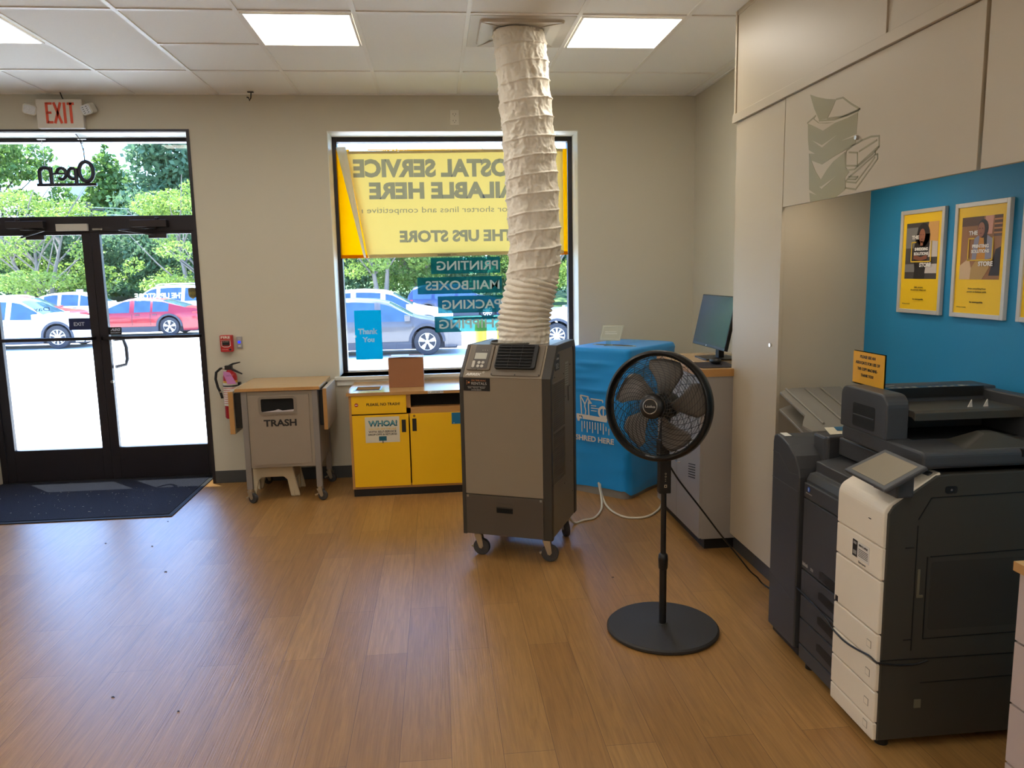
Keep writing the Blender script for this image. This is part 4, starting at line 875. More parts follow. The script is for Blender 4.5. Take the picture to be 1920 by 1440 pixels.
# counter at the right edge
t = thing('counter_cabinet', 'pale drawer cabinet with wood top cut off at the lower right edge', 'cabinet', (1.82, 1.35, 0))
M_lav = mat('counter_grey', (186, 168, 160), .5)
b = local(t); b.box((1.516, .93, .06), (XR - .01, 1.774, .852)); b.build('body', M_lav, t)
for (z0, z1) in ((.07, .308), (.314, .480), (.486, .657), (.663, .850)):
    b = local(t); b.box((1.50, .932, z0), (1.516, 1.777, z1)); b.build('drawer_front', M_lav, t, bev=.001)
b = local(t); b.use(M_oaktop).box((1.488, .92, .853), (XR - .005, 1.785, .879)); b.use(M_oakedge).box((1.487, .92, .8535), (1.489, 1.786, .8785)); b.build('top', None, t)

# ================================================================ framed posters on the blue wall
M_pf = mat('poster_frame', (196, 194, 190), .35, metal=.15); M_py = mat('poster_yellow', (244, 200, 20), .5)
def pc(name, c): return mat('print_' + name, c, .5)
def poster(yc, words, label, scene_fn):
    t = thing('framed_poster', label, 'poster', (XR - .001, yc, 1.667))
    # local coords: u to the photo's right = -y, so use (u, z) -> (x, -u, z)
    def pl(b, pts, lay): b.prism([(-u, z) for u, z in pts][::1], -.0105 - lay * .0004, -.0102 - lay * .0004 + .0002, 'x')
    hw, hh = .153, .228
    b = MB()
    for (a, c, e, g) in ((-hw, -hh, -hw + .018, hh), (hw - .018, -hh, hw, hh), (-hw + .018, hh - .018, hw - .018, hh), (-hw + .018, -hh, hw - .018, -hh + .018)): b.box((-.017, -e, c), (0, -a, g))
    b.build('frame', M_pf, t, bev=.0015)
    b = MB(); b.use(M_py); pl(b, [(-.137, -.212), (.137, -.212), (.137, .212), (-.137, .212)], 0)
    u0, u1, z0, z1 = -.112, .112, -.075, .170
    scene_fn(b, pl, u0, u1, z0, z1)
    b.use(pc('yellow_line', (222, 184, 50)))
    fu0, fu1, fz0, fz1 = -.068, .074, -.002, .088
    for q in ([(fu0, fz0), (fu0 + .006, fz0), (fu0 + .006, fz1), (fu0, fz1)], [(fu1 - .006, fz0), (fu1, fz0), (fu1, fz1 - .0), (fu1 - .006, fz1)], [(fu0, fz0), (fu1, fz0), (fu1, fz0 + .005), (fu0, fz0 + .005)], [(fu0, fz1 - .005), (fu0 + .035, fz1 - .005), (fu0 + .035, fz1), (fu0, fz1)]): pl(b, q, 9)
    b.use(pc('white', (236, 232, 226)))
    def tx(s_, u, z, w, h, bold=.04): b.text(s_, (-.0145, -u, z), NY, Z, w=w, h=h, bold=bold)
    tx('THE', -.040, .107, .050, .017); tx(words[0], .005, .055, .092, .014); tx(words[1], .005, .035, .100, .014); tx('STORE', .038, -.014, .080, .019)
    b.use(pc('ink', (70, 58, 24)))
    tx(words[2], 0, -.112, .10 if len(words[2]) > 14 else .06, .008, .01); tx(words[3], 0, -.124, .11, .008, .01); tx('be unstoppable', 0, -.165, .075, .008, .03); tx('UPS Store location', -.085, -.186, .055, .004, 0)
    b.build('print', None, t)
    return t
def E(cx, cz, rx, rz, n=16): return [(cx + rx * math.cos(2 * PI * i / n), cz + rz * math.sin(2 * PI * i / n)) for i in range(n)]
def scn_a(b, pl, u0, u1, z0, z1):
    b.use(pc('dark_room', (66, 62, 60))); pl(b, [(u0, z0), (u1, z0), (u1, z1), (u0, z1)], 1)
    b.use(pc('grey_machine', (120, 118, 116))); pl(b, [(u0, .06), (-.03, .06), (-.03, .15), (u0, .15)], 2); pl(b, [(u0, -.045), (-.02, -.045), (-.02, -.01), (u0, -.01)], 2)
    b.use(pc('warm_light', (214, 160, 90))); pl(b, [(.03, .08), (u1, .08), (u1, z1), (.045, z1)], 2); b.use(pc('pale_paper', (200, 190, 184))); pl(b, [(.05, .02), (u1, .02), (u1, .085), (.06, .09)], 3); pl(b, [(.03, -.05), (u1, -.05), (u1, -.01), (.04, -.01)], 3)
    b.use(pc('black_clothes', (26, 22, 24))); pl(b, [(-.045, z0), (.03, z0), (.035, -.02), (.05, .05), (.04, .085), (-.035, .085), (-.055, .03), (-.04, -.03)], 4)
    b.use(pc('hair', (30, 22, 24))); pl(b, E(.012, .115, .045, .052), 5); pl(b, [(-.035, .12), (-.05, .06), (.0, .055), (.055, .06), (.058, .12)], 5)
    b.use(pc('skin', (150, 96, 72))); pl(b, E(.004, .112, .021, .031), 6); pl(b, [(-.006, .07), (.012, .07), (.012, .09), (-.006, .09)], 6); b.use(pc('arm', (128, 74, 54))); pl(b, [(-.05, .012), (.0, .004), (.045, .012), (.045, .030), (.0, .020), (-.05, .032)], 6)
    b.use(pc('hair', (30, 22, 24))); pl(b, E(-.004, .117, .0035, .0015, 8), 7); pl(b, E(.012, .117, .0035, .0015, 8), 7); b.use(pc('lips', (110, 50, 50))); pl(b, E(.004, .098, .006, .002, 8), 7)
def scn_b(b, pl, u0, u1, z0, z1):
    b.use(pc('warm_room', (150, 104, 66))); pl(b, [(u0, z0), (u1, z0), (u1, z1), (u0, z1)], 1)
    b.use(pc('dark_shelf', (84, 54, 34))); pl(b, [(u0, .135), (.01, .135), (.01, z1), (u0, z1)], 2); pl(b, [(.07, .09), (u1, .09), (u1, z1), (.07, z1)], 2); b.use(pc('wood_strip', (190, 130, 80)))
    for k in range(4): pl(b, [(.07, .10 + k * .017), (u1, .10 + k * .017), (u1, .106 + k * .017), (.07, .106 + k * .017)], 3)
    b.use(pc('pink_print', (206, 150, 130))); pl(b, [(.018, .10), (.06, .10), (.066, z1), (.02, z1)], 3); b.use(pc('floor_light', (206, 176, 140))); pl(b, [(u0, z0), (-.03, z0), (-.06, .01), (u0, -.02)], 3)
    b.use(pc('black_chair', (38, 32, 34))); pl(b, [(.055, -.06), (u1, -.06), (u1, .05), (.085, .04)], 3)
    b.use(pc('khaki', (178, 144, 84))); pl(b, [(-.05, z0), (.02, z0), (.055, -.03), (.05, .0), (-.02, .0), (-.045, -.03)], 4); b.use(pc('denim_shirt', (140, 138, 156))); pl(b, [(-.045, .0), (-.02, .0), (-.005, .10), (-.035, .085)], 5); pl(b, [(.03, .0), (.075, .01), (.07, .08), (.03, .10)], 5)
    b.use(pc('mustard', (196, 132, 34))); pl(b, [(-.02, .0), (.03, .0), (.03, .095), (-.005, .10)], 4)
    b.use(pc('hair', (30, 22, 24))); pl(b, E(.010, .122, .030, .036), 5); pl(b, [(.012, .12), (.035, .12), (.036, .06), (.022, .06)], 6); b.use(pc('skin', (150, 96, 72))); pl(b, E(.002, .118, .020, .029), 7)
    b.use(pc('hair', (30, 22, 24))); pl(b, E(-.006, .123, .0035, .0015, 8), 8); pl(b, E(.009, .123, .0035, .0015, 8), 8); b.use(pc('lips', (110, 50, 50))); pl(b, E(.001, .104, .006, .002, 8), 8)
poster(3.221, ('SHREDDING', 'SOLUTIONS', 'Safe, secure', 'document disposal.'), 'yellow framed poster reading SHREDDING SOLUTIONS, person with long black hair, arms crossed', scn_a)
poster(2.850, ('PRINTING', 'SOLUTIONS', 'Print everything from', 'posters to business cards.'), 'yellow framed poster reading PRINTING SOLUTIONS, person in blue shirt and khaki trousers', scn_b)
poster(2.480, ('PACKING', 'SOLUTIONS', 'Safe, secure', 'packing and shipping.'), 'yellow framed poster cut off by the right edge of the photo', scn_b)

# ================================================================ copier
M_cp = mat('copier_black', (62, 63, 66), .45, bump=.03, bscale=600); M_cpb = mat('copier_side', (62, 59, 52), .5, bump=.03, bscale=600); M_cw = mat('copier_white', (236, 224, 204), .4); M_cd = mat('copier_recess', (18, 18, 19), .5)
t = thing('copier', 'large black and white office copier standing against the blue wall', 'copier', (1.76, 2.6, 0))
YN, YM, YF = 2.295, 2.590, 2.895
b = local(t); b.prism([(1.453, .035), (1.453, .845), (1.470, .872), (1.615, .968), (1.66, .972), (2.085, .972), (2.085, .035)], YN, YM, 'y'); b.build('body', M_cpb, t, bev=.006)
b = local(t); b.prism([(1.474, .035), (1.474, .80), (1.488, .826), (1.512, .830), (1.512, .872), (1.60, .886), (1.72, .915), (2.085, .93), (2.085, .035)], YM, YF, 'y'); b.build('inner_body', M_cp, t, bev=.004)
b = local(t); b.box((1.60, YN + .02, .90), (2.085, YF - .01, .972)); b.build('scanner_base', M_cp, t, bev=.006)
for (x, y) in ((1.50, 2.34), (1.50, 2.85), (2.02, 2.34), (2.02, 2.85)):
    b = local(t); b.cyl((x, y, 0), .022, .036, 'z', 16); b.build('foot', M_black, t)
# white front column: stacked panels, the uppermost wraps over the top
def wrap(o_, z0, z1):
    """outline of the wrapped top panel"""
    a = [(1.441 - 0, z0)] + [(1.441, .835)] + [(1.481 + .04 * math.cos(math.radians(k)), .835 + .04 * math.sin(math.radians(k)) * 1.25) for k in range(170, 110, -10)] + [(1.628, .978)]
    return a
ol = wrap(0, .729, 1); il = [(x + .012, z - (.006 if i > 1 else 0)) for i, (x, z) in enumerate(ol)]
b = local(t); b.prism(ol + [(1.634, .972), (1.628, .964)] + [(p[0] + .004, p[1] - .008) for p in il[::-1][1:]], YN + .004, YM - .004, 'y'); wp = b.build('front_panel', M_cw, t, bev=.004)
b = local(t); b.use(M_black).box((1.4402, 2.37, .803), (1.4412, 2.385, .806)); b.build('status_light', None, wp)
segs = ((.613, .724), (.423, .608), (.318, .418), (.216, .313), (.102, .211), (.036, .097))
for k, (z0, z1) in enumerate(segs):
    b = local(t); b.box((1.441, YN + .004, z0), (1.475, YM - .004, z1)); p_ = b.build('front_panel', M_cw, t, bev=.004)
    if k >= 2:
        b = local(t); zz = (z0 + z1) / 2 if k < 5 else .072
        b.box((1.4398, 2.333, zz - .013), (1.4412, 2.359, zz + .013)); b.build('release_button', mat('button_outline', (150, 140, 124), .4), p_); b = local(t); b.box((1.4392, 2.335, zz - .011), (1.4400, 2.357, zz + .011)); b.build('button_cap', M_cw, p_)
    if k == 0:
        b = local(t); b.use(M_black).box((1.4402, 2.445, .640), (1.4412, 2.475, .700)); b.use(mat('label_grey', (150, 146, 140), .4)).box((1.4398, 2.450, .648), (1.4403, 2.470, .662)); b.box((1.4398, 2.45, .685), (1.4403, 2.47, .694))
        b.use(mat('label_white', (222, 216, 206), .4)).box((1.4402, 2.370, .640), (1.4412, 2.443, .700)); b.use(M_black).text('SECURE', (1.4396, 2.407, .690), NY, Z, w=.055, h=.007, bold=.02)
        for j in range(5): b.box((1.4397, 2.378, .650 + j * .006), (1.4403, 2.436, .652 + j * .006))
        b.text('Secure', (1.4396, 2.41, .630), NY, Z, w=.045, h=.008); b.build('service_label', None, p_)
    if k == 1:
        b = local(t); b.box((1.4402, 2.558, .425), (1.4412, 2.576, .447)); b.build('badge', M_black, p_)
# black drawer column
zs_ = ((.73, .79), (.428, .725), (.318, .422), (.216, .312), (.102, .210), (.036, .096))
for k, (z0, z1) in enumerate(zs_):
    b = local(t); b.box((1.462, YM + .002, z0), (1.490, YF - .008, z1)); p_ = b.build('drawer', M_cp, t, bev=.003)
    if 1 <= k <= 4:
        b = local(t); zc_ = z0 + (.03 if k == 1 else .055); b.prism([(YM + .03, zc_ - .028), (YM + .15, zc_ - .018), (YM + .15, zc_ + .010), (YM + .13, zc_ + .016), (YM + .03, zc_ + .012)], 1.4605, 1.4625, 'x'); b.build('grip_recess', M_cd, p_)
    if k == 1:
        b = local(t); b.text('bizhub', (1.4614, 2.855, .452), NY, Z, w=.045, h=.016, bold=.03); b.text('558', (1.4614, 2.80, .450), NY, Z, w=.022, h=.012); b.build('lettering', mat('silver_print', (178, 172, 164), .4), p_)
b = local(t); b.use(mat('logo_blue', (30, 90, 190), .3)).lathe([(0, 0), (.010, .0), (.010, .0015), (0, .002)], (1.459, 2.845, .770), 'x', 20); b.use(M_white).box((1.4583, 2.843, .764), (1.4595, 2.847, .776)); b.use(mat('silver_print', (178, 172, 164), .4)).text('KONICA MINOLTA', (1.4614, 2.845, .752), NY, Z, w=.05, h=.005); b.build('logo', None, t)
# near side details
yq_ = YN - .0015
b = local(t); b.use(M_cd)
for (x0, z0, x1, z1) in ((1.560, .80, 1.560, .36), (1.560, .82, 1.602, .893), (1.602, .893, 2.08, .900), (1.61, .690, 2.08, .700), (1.60, .69, 1.60, .40), (1.60, .40, 2.07, .405), (1.52, .725, 1.55, .725), (1.453, .33, 2.08, .325), (1.53, .40, 1.56, .40), (1.60, .24, 2.05, .245)): stroke(b, x0, z0, x1, z1, .003, yq_, YN)
b.build('panel_seam', None, t)
b = local(t); b.prism(rrect(1.615, .43, 2.06, .672, .012), YN - .0006, YN + .0, 'y'); b.build('tray_recess', mat('copier_inset', (54, 51, 45), .55), t)
b = local(t); b.box((1.568, yq_ - .002, .555), (1.576, YN, .648)); b.box((1.568, yq_ - .002, .549), (1.590, YN, .557)); b.build('side_latch', mat('latch_olive', (110, 104, 84), .5), t)
b = local(t); b.box((1.582, yq_ - .002, .150), (1.606, YN, .180)); b.build('side_button', mat('latch_olive', (110, 104, 84), .5), t)
b = local(t); b.prism(rrect(1.648, .905, 1.690, .930, .008), YN - .002, YN, 'y'); b.build('card_slot', M_cd, t)
b = local(t); b.cyl((1.668, YN - .004, .918), .004, .003, 'y', 10); b.build('key_switch', M_chrome, t)
# document feeder
b = local(t); b.prism(rrect(YN - .012, .990, 2.79, 1.048, .018), 1.556, 2.085, 'x'); fd = b.build('document_feeder', M_cp, t, bev=.008)
b = local(t)
pr_ = [(2.485, 1.045)] + arc(2.485 + .045, 1.205 - .045, .045, 180, 90, 6) + arc(2.79 - .04, 1.205 - .04, .04, 90, 0, 6) + [(2.79, 1.045)]
b.prism(pr_, 1.548, 1.632, 'x'); b.build('feeder_arm', M_cp, t, bev=.006)
b = local(t); b.prism(rrect(2.555, 1.062, 2.70, 1.150, .010), 1.5468, 1.549, 'x'); b.build('arm_recess', M_cd, t)
b = local(t); b.use(mat('recess_roll', (40, 44, 48), .4)).tube([(1.5485, 2.56, 1.105), (1.5485, 2.695, 1.105)], .0035, 8); b.build('arm_slot', M_cd, t)
b = local(t); b.box((1.632, 2.655, 1.045), (2.085, 2.79, 1.200)); b.build('feeder_cover', M_cp, t, bev=.006)
b = local(t); b.use(mat('feeder_gloss', (30, 29, 27), .3)).box((1.65, 2.650, 1.165), (2.03, 2.70, 1.2015)); b.use(mat('icon_pale', (180, 174, 160), .5))
for k in range(4): b.box((1.67 + k * .030, 2.660, 1.2015), (1.684 + k * .030, 2.676, 1.2023))
for k in range(4): b.box((1.82 + k * .030, 2.662, 1.2015), (1.832 + k * .030, 2.672, 1.2023))
b.box((1.95, 2.66, 1.2015), (1.965, 2.685, 1.2023)); b.box((1.97, 2.665, 1.2015), (1.985, 2.675, 1.2023)); b.box((1.66, 2.72, 1.200), (1.72, 2.724, 1.2012))
b.build('icon_strip', None, t)
b = local(t); b.box((2.035, 2.30, 1.045), (2.085, 2.66, 1.190)); b.build('rear_cover', M_cp, t, bev=.006)
b = local(t); b.prism([(2.452, 1.118), (2.452, 1.145), (2.465, 1.152), (2.655, 1.150), (2.655, 1.130), (2.47, 1.128)], 1.632, 2.036, 'x'); dt = b.build('document_tray', mat('copier_tray', (62, 60, 54), .45), t, bev=.002)
b = local(t)
for x in (1.86, 1.92): b.prism([(x, 1.15), (x + .018, 1.15), (x + .014, 1.178)], 2.50, 2.504, 'y')
b.build('tray_guide', mat('guide_pale', (190, 186, 178), .4), dt)
b = local(t); b.box((1.64, 2.47, 1.046), (2.035, 2.655, 1.050)); b.build('exit_recess', M_cd, t)
b = local(t)
ap = (1.86, 2.40, 1.090); bs = [(1.72, 2.31, 1.048), (1.99, 2.31, 1.048), (2.02, 2.46, 1.048), (1.75, 2.46, 1.048)]
b.add(bs + [(1.83, 2.37, 1.086), (1.87, 2.37, 1.086), (1.88, 2.42, 1.086), (1.84, 2.42, 1.086)], [(0, 1, 5, 4), (1, 2, 6, 5), (2, 3, 7, 6), (3, 0, 4, 7), (4, 5, 6, 7)]); b.build('exit_ramp', mat('copier_tray', (62, 60, 54), .45), t, bev=.006)
b = local(t); b.box((1.90, YN - .016, 1.022), (1.96, YN + .01, 1.047)); b.build('lid_grip', M_cd, t)
# touch screen
c4 = [Vector(p) for p in ((1.393, 2.472, .955), (1.380, 2.206, .955), (1.506, 2.189, 1.030), (1.519, 2.434, 1.030))]
nrm = (c4[1] - c4[0]).cross(c4[2] - c4[0]).normalized(); nrm = nrm if nrm.z > 0 else -nrm
def quad(b, s0, off, th_, m):
    c = sum(c4, Vector()) / 4; pp = [c + (p - c) * s0 for p in c4]
    b.use(m); b.add([tuple(p + nrm * off) for p in pp] + [tuple(p + nrm * (off - th_)) for p in pp], [(0, 1, 2, 3), (7, 6, 5, 4), (0, 4, 5, 1), (1, 5, 6, 2), (2, 6, 7, 3), (3, 7, 4, 0)])
b = local(t); quad(b, 1.0, 0, .014, M_cp); cpn = b.build('touch_panel', None, t, bev=.004)
b = local(t); quad(b, .80, .001, .001, mat('touch_screen', (150, 140, 122), .08, spec=.8)); b.build('screen', None, cpn)
b = local(t); b.box((1.47, 2.28, .90), (1.53, 2.42, .985)); b.build('panel_hinge', M_cp, t, bev=.006)
# finisher with dome top and grey output trays
b = local(t); pr_ = [(2.915, .06)] + [(2.915, .80), (2.925, .835), (2.96, .880), (3.02, .915), (3.08, .934), (3.13, .940), (3.158, .93), (3.165, .90), (3.165, .06)]
b.prism(pr_, 1.452, 2.05, 'x'); fn_ = b.build('finisher', M_cp, t, bev=.006)
b = local(t); b.box((1.47, 2.905, .03), (2.0, 3.15, .06)); b.build('finisher_base', M_cd, t)
b = local(t); stroke(b, 0, 0, 0, 0, .001) if False else None
for (y0_, z0_, y1_, z1_) in ((2.92, .74, 3.16, .745), (2.92, .86 - .05, 3.0, .80), (3.0, .80, 3.10, .86), (3.10, .86, 3.16, .86), (2.92, .26, 3.16, .30)):
    d2 = Vector((y1_ - y0_, z1_ - z0_)); nn2 = Vector((-d2.y, d2.x)).normalized() * .0014
    b = local(t); b.prism([(y0_ + nn2.x, z0_ + nn2.y), (y0_ - nn2.x, z0_ - nn2.y), (y1_ - nn2.x, z1_ - nn2.y), (y1_ + nn2.x, z1_ + nn2.y)], 1.4505, 1.4522, 'x')
    b.build('finisher_seam', mat('seam_grey', (74, 74, 76), .5), t)
b = local(t); b.box((1.56, 2.90, .78), (2.05, 2.93, .97)); b.box((1.56, 2.92, .85), (2.05, 3.02, .965)); b.build('relay_unit', M_cp, t, bev=.01)
b = local(t); b.use(mat('sheet_cream', (224, 212, 184), .6)).add([(1.60, 2.955, .9665), (1.70, 2.965, .9665), (1.74, 3.10, .965), (1.65, 3.10, .965)], [(0, 1, 2, 3)]); b.use(mat('sheet_blue', (30, 96, 130), .6)).add([(1.665, 3.02, .968), (1.712, 3.01, .968), (1.738, 3.095, .967), (1.69, 3.095, .967)], [(0, 1, 2, 3)])
b.build('instruction_sheet', None, t, solid=.001)
b = local(t); b.use(M_white).add([(1.47, 3.09, .9372), (1.50, 3.09, .9372), (1.50, 3.14, .9408), (1.47, 3.14, .9408)], [(0, 1, 2, 3)]); b.build('paper_label', None, t, solid=.001)
M_tray = mat('tray_grey', (132, 126, 116), .5)
for k, (dz, dx, dy) in enumerate(((0, 0, 0), (-.075, -.01, -.02))):
    b = local(t)
    prt = [(1.62, 3.14), (1.60, 3.20), (1.66, 3.30), (1.66, 3.56), (1.74, 3.60), (1.99, 3.60), (2.0, 3.14)]
    b.prism([(x + dx, y + dy) for x, y in prt], .93, .942); b.v = [(x, y, z + dz + (y + 2.6 - 3.14) * .26) for x, y, z in b.v]
    b.build('output_tray', M_tray, t, bev=.002)
b = local(t)
for x in (1.70, 1.80, 1.88): b.tube([(x, 3.2, .962), (x, 3.58, 1.061)], .006, 6)
b.build('tray_rib', M_tray, t)
t = thing('notice_holder', 'yellow notice in a clear holder standing on top of the copier', 'notice', (1.62, 2.735, 1.201), math.radians(-90))
b = MB(); b.use(mat('notice_orange', (232, 170, 30), .5)).box((-.105, 0, .004), (.105, .002, .126)); b.use(M_black)
for k, s_ in enumerate(('PLEASE SEE AN', 'ASSOCIATE FOR USE OF', 'THE COPY MACHINE-', 'THANK YOU!')): b.text(s_, (-.004, -.0002, .108 - k * .0235), X, Z, w=(.105, .165, .135, .085)[k], h=.0115, bold=.03, shear=.12 if k == 0 else 0)
b.build('notice_sheet', None, t)
b = MB(); b.box((-.108, .004, 0), (.108, .006, .129)); b.box((-.108, -.003, 0), (.108, .03, .002)); b.build('holder', glassy('clear_acrylic', (.86, .9, .86), 1.5), t)
t = tag(MB(), ) if False else None
o = cord('black_cord', [(1.4585, 2.93, .33), (1.452, 2.75, .325), (1.4405, 2.62, .318), (1.4385, 2.585, .308), (1.4375, 2.50, .302), (1.4370, 2.42, .312), (1.4375, 2.34, .328), (1.438, 2.300, .327), (1.448, 2.289, .325), (1.52, 2.291, .312), (1.58, 2.291, .312), (1.62, 2.291, .322)], .0035, M_black, 'thin black cord strung across the white lower front of the copier')
# ================================================================ banners and decals in the window
M_bpale = sheer('banner_pale', (210, 178, 92), .55); M_byel = sheer('banner_yellow', (236, 160, 0), .62); M_bink = bpy.data.materials.new('banner_ink'); M_bink.use_nodes = True; _t = M_bink.node_tree; _t.nodes.clear(); _o = _t.nodes.new('ShaderNodeOutputMaterial'); _a = _t.nodes.new('ShaderNodeBsdfTransparent'); _a.inputs[0].default_value = (.36, .41, .80, 1); _t.links.new(_a.outputs[0], _o.inputs[0]); M_bhem = sheer('banner_hem', (196, 180, 140), .3)
t = thing('window_banner', 'yellow banner with mirrored POSTAL SERVICES lettering hanging in the window, left edge curling', 'banner', (.18, 6.47, 1.80))
bx0, bx1, bz0, bz1 = -.905, .90, .0, .855
def edge(z):       # the left edge slants: loose corner pulled in at the bottom
    return -.885 + .135 * (1 - z / .855) ** 1.0 + .0
def sheet(i, j):
    z = bz0 + (bz1 - bz0) * j; x0 = edge(z) + .02; x = x0 + (bx1 - x0) * i
    return (x, .004 * math.sin(x * 5 + z * 2) + .003 * noise.noise(Vector((x * 2, 0, z * 3))), z + .006 * math.sin(x * 1.7))
b = MB(); b.grid(sheet, 60, 24); b.build('banner_cloth', M_bpale, t, smooth=60)
b = MB()
def curl(i, j):
    z = (bz1 + .01) * j; a = -PI * .15 + i * PI * 1.35; r = .058 * (.22 + .70 * (z / .855)); x = edge(z)
    return (x + .0 - r * math.sin(a) * .95 , -r + r * math.cos(a) * 1.0 - .004, z)
b.grid(curl, 20, 30); b.build('curled_edge', sheer('banner_white', (240, 238, 224), .4), t, smooth=60)
b = MB(); b.grid(lambda i, j: (edge(0) + .03 + (bx1 - edge(0) - .03) * i, -.004 + .004 * math.sin((edge(0) + (bx1 - edge(0)) * i) * 5), -.001 + .030 * j + .006 * math.sin((edge(0) + (bx1 - edge(0)) * i) * 1.7)), 40, 2)
b.grid(lambda i, j: (edge(.83) + .03 + (bx1 - edge(.83) - .03) * i, -.004 + .004 * math.sin((edge(.83) + (bx1 - edge(.83)) * i) * 5 + 1.6), .832 + .022 * j + .006 * math.sin((edge(.83) + (bx1 - edge(.83)) * i) * 1.7)), 40, 2)
b.build('hem', M_bhem, t)
b = MB()
def bt(s_, cx, cz, w_, h_, bold): b.text(s_, (cx, -.0085, cz), X, Z, w=w_, h=h_, bold=bold, mirror=True)
# text reads from outside, so it appears mirrored here; widths include the letters hidden by the duct
bt('POSTAL SERVICES', -.18, .711, 1.44, .146, .05)
bt('AVAILABLE HERE', .033, .533, 1.46, .135, .05)
bt('for shorter lines and competitive rates', -.235, .372, 1.375, .062, .0)
bt('THE UPS STORE', .005, .165, .94, .098, .045)
# keep the lettering on the cloth: drop what runs past the slanted edge
keep = []; 
for f, mi in zip(b.f, b.mi):
    c = sum(b.v[k][0] for k in f) / len(f); cz_ = sum(b.v[k][2] for k in f) / len(f)
    if edge(cz_) + .045 < c < bx1 - .02: keep.append((f, mi))
b.f = [k[0] for k in keep]; b.mi = [k[1] for k in keep]
b.v = [(x, y + .004 * math.sin(x * 5 + z * 2), z) for x, y, z in b.v]
b.build('lettering', M_bink, t)
b = MB(); b.use(M_black)
for k in range(26): b.box((-.16 + k * .0042, -.0075, .006), (-.16 + k * .0042 + (.0026 if k % 3 else .0014), -.006, .016))
b.box((-.04, -.0075, .010), (0.0, -.006, .012)); b.build('barcode', None, t)
b = MB()
for x in (-.45, -.02, .42, .80): b.lathe([(.003, -.008), (.007, -.008)], (x, 0, .846), 'y', 12, close=False)
b.build('grommet', M_chrome, t)
t = thing('backing_banner', 'deep yellow outer banner showing left and right of the pale window banner', 'banner', (.18, 6.54, 1.80))
b = MB(); b.grid(lambda i, j: (-.955 + (edge(.872 * j) + .04 + .955) * i, -.014, -.002 + .872 * j), 12, 6); b.grid(lambda i, j: (.88 + .065 * i, -.014, -.002 + .872 * j), 6, 6); b.grid(lambda i, j: (-.7 + 1.6 * i, -.014, .860 + .010 * j), 6, 2); b.build('banner_cloth', M_byel, t, smooth=60)
b = MB(); b.box((-.955, -.0165, -.003), (edge(0) + .04, -.015, .024)); b.box((.88, -.0165, -.003), (.945, -.015, .024)); b.build('hem', sheer('banner_orange_hem', (226, 150, 0), .5), t)

M_teal = bpy.data.materials.new('decal_teal'); M_teal.use_nodes = True; _t = M_teal.node_tree; _t.nodes.clear()
_o = _t.nodes.new('ShaderNodeOutputMaterial'); _a = _t.nodes.new('ShaderNodeBsdfTransparent'); _d = _t.nodes.new('ShaderNodeBsdfTranslucent'); _e = _t.nodes.new('ShaderNodeBsdfDiffuse'); _x = _t.nodes.new('ShaderNodeMixShader'); _y = _t.nodes.new('ShaderNodeMixShader')
_a.inputs[0].default_value = (.05, .20, .20, 1); _d.inputs[0].default_value = rgb(16, 74, 72); _e.inputs[0].default_value = rgb(30, 110, 110); _x.inputs[0].default_value = .5; _y.inputs[0].default_value = .45
_t.links.new(_d.outputs[0], _x.inputs[1]); _t.links.new(_e.outputs[0], _x.inputs[2]); _t.links.new(_a.outputs[0], _y.inputs[1]); _t.links.new(_x.outputs[0], _y.inputs[2]); _t.links.new(_y.outputs[0], _o.inputs[0])
M_dt = sheer('decal_letter', (136, 132, 110), .4)
for (s_, x0, x1, z0, z1, w_) in (('PRINTING', -.038, .55, 1.655, 1.790, .52), ('MAILBOXES', -.156, .56, 1.487, 1.628, .63), ('PACKING', .01, .566, 1.322, 1.466, .50), ('SHIPPING', -.022, .566, 1.160, 1.296, .53)):
    cx = (x0 + x1) / 2; t = thing('window_decal', 'teal window strip with mirrored lettering %s' % s_, 'decal', (cx, WF + .0445, z0), group=None)
    b = MB(); b.cut_strip(s_, x0 - cx, x1 - cx, 0, z1 - z0, (x1 - cx - .02 - w_ / 2, 0, (z1 - z0) * .5), w_, .078, .018, -.001); b.build('strip', M_teal, t)
    b = MB(); b.text(s_, (x1 - cx - .02 - w_ / 2, -.001, (z1 - z0) * .5), X, Z, w=w_, h=.078, bold=.018, mirror=True, thick=.0); b.build('lettering', M_dt, t)
t = thing('thank_you_sign', 'bright blue Thank You sign hanging at the left side of the window', 'sign', (-.583, WF + .03, .946))
b = MB(); b.prism(rrect(-.112, 0, .112, .417, .006), -.0015, .0015, 'y'); b.build('card', sheer('sign_sky_blue', (20, 190, 212), .5), t)
b = MB(); b.text('Thank', (-.004, -.0022, .240), X, Z, w=.165, h=.050, bold=.05); b.text('You', (-.002, -.0022, .170), X, Z, w=.100, h=.045, bold=.05); b.lathe([(0, -.0022), (.012, -.0022), (.012, -.0016)], (-.112, 0, .20), 'y', 16)
b.build('lettering', sheer('sign_white_ink', (250, 250, 246), .5), t)
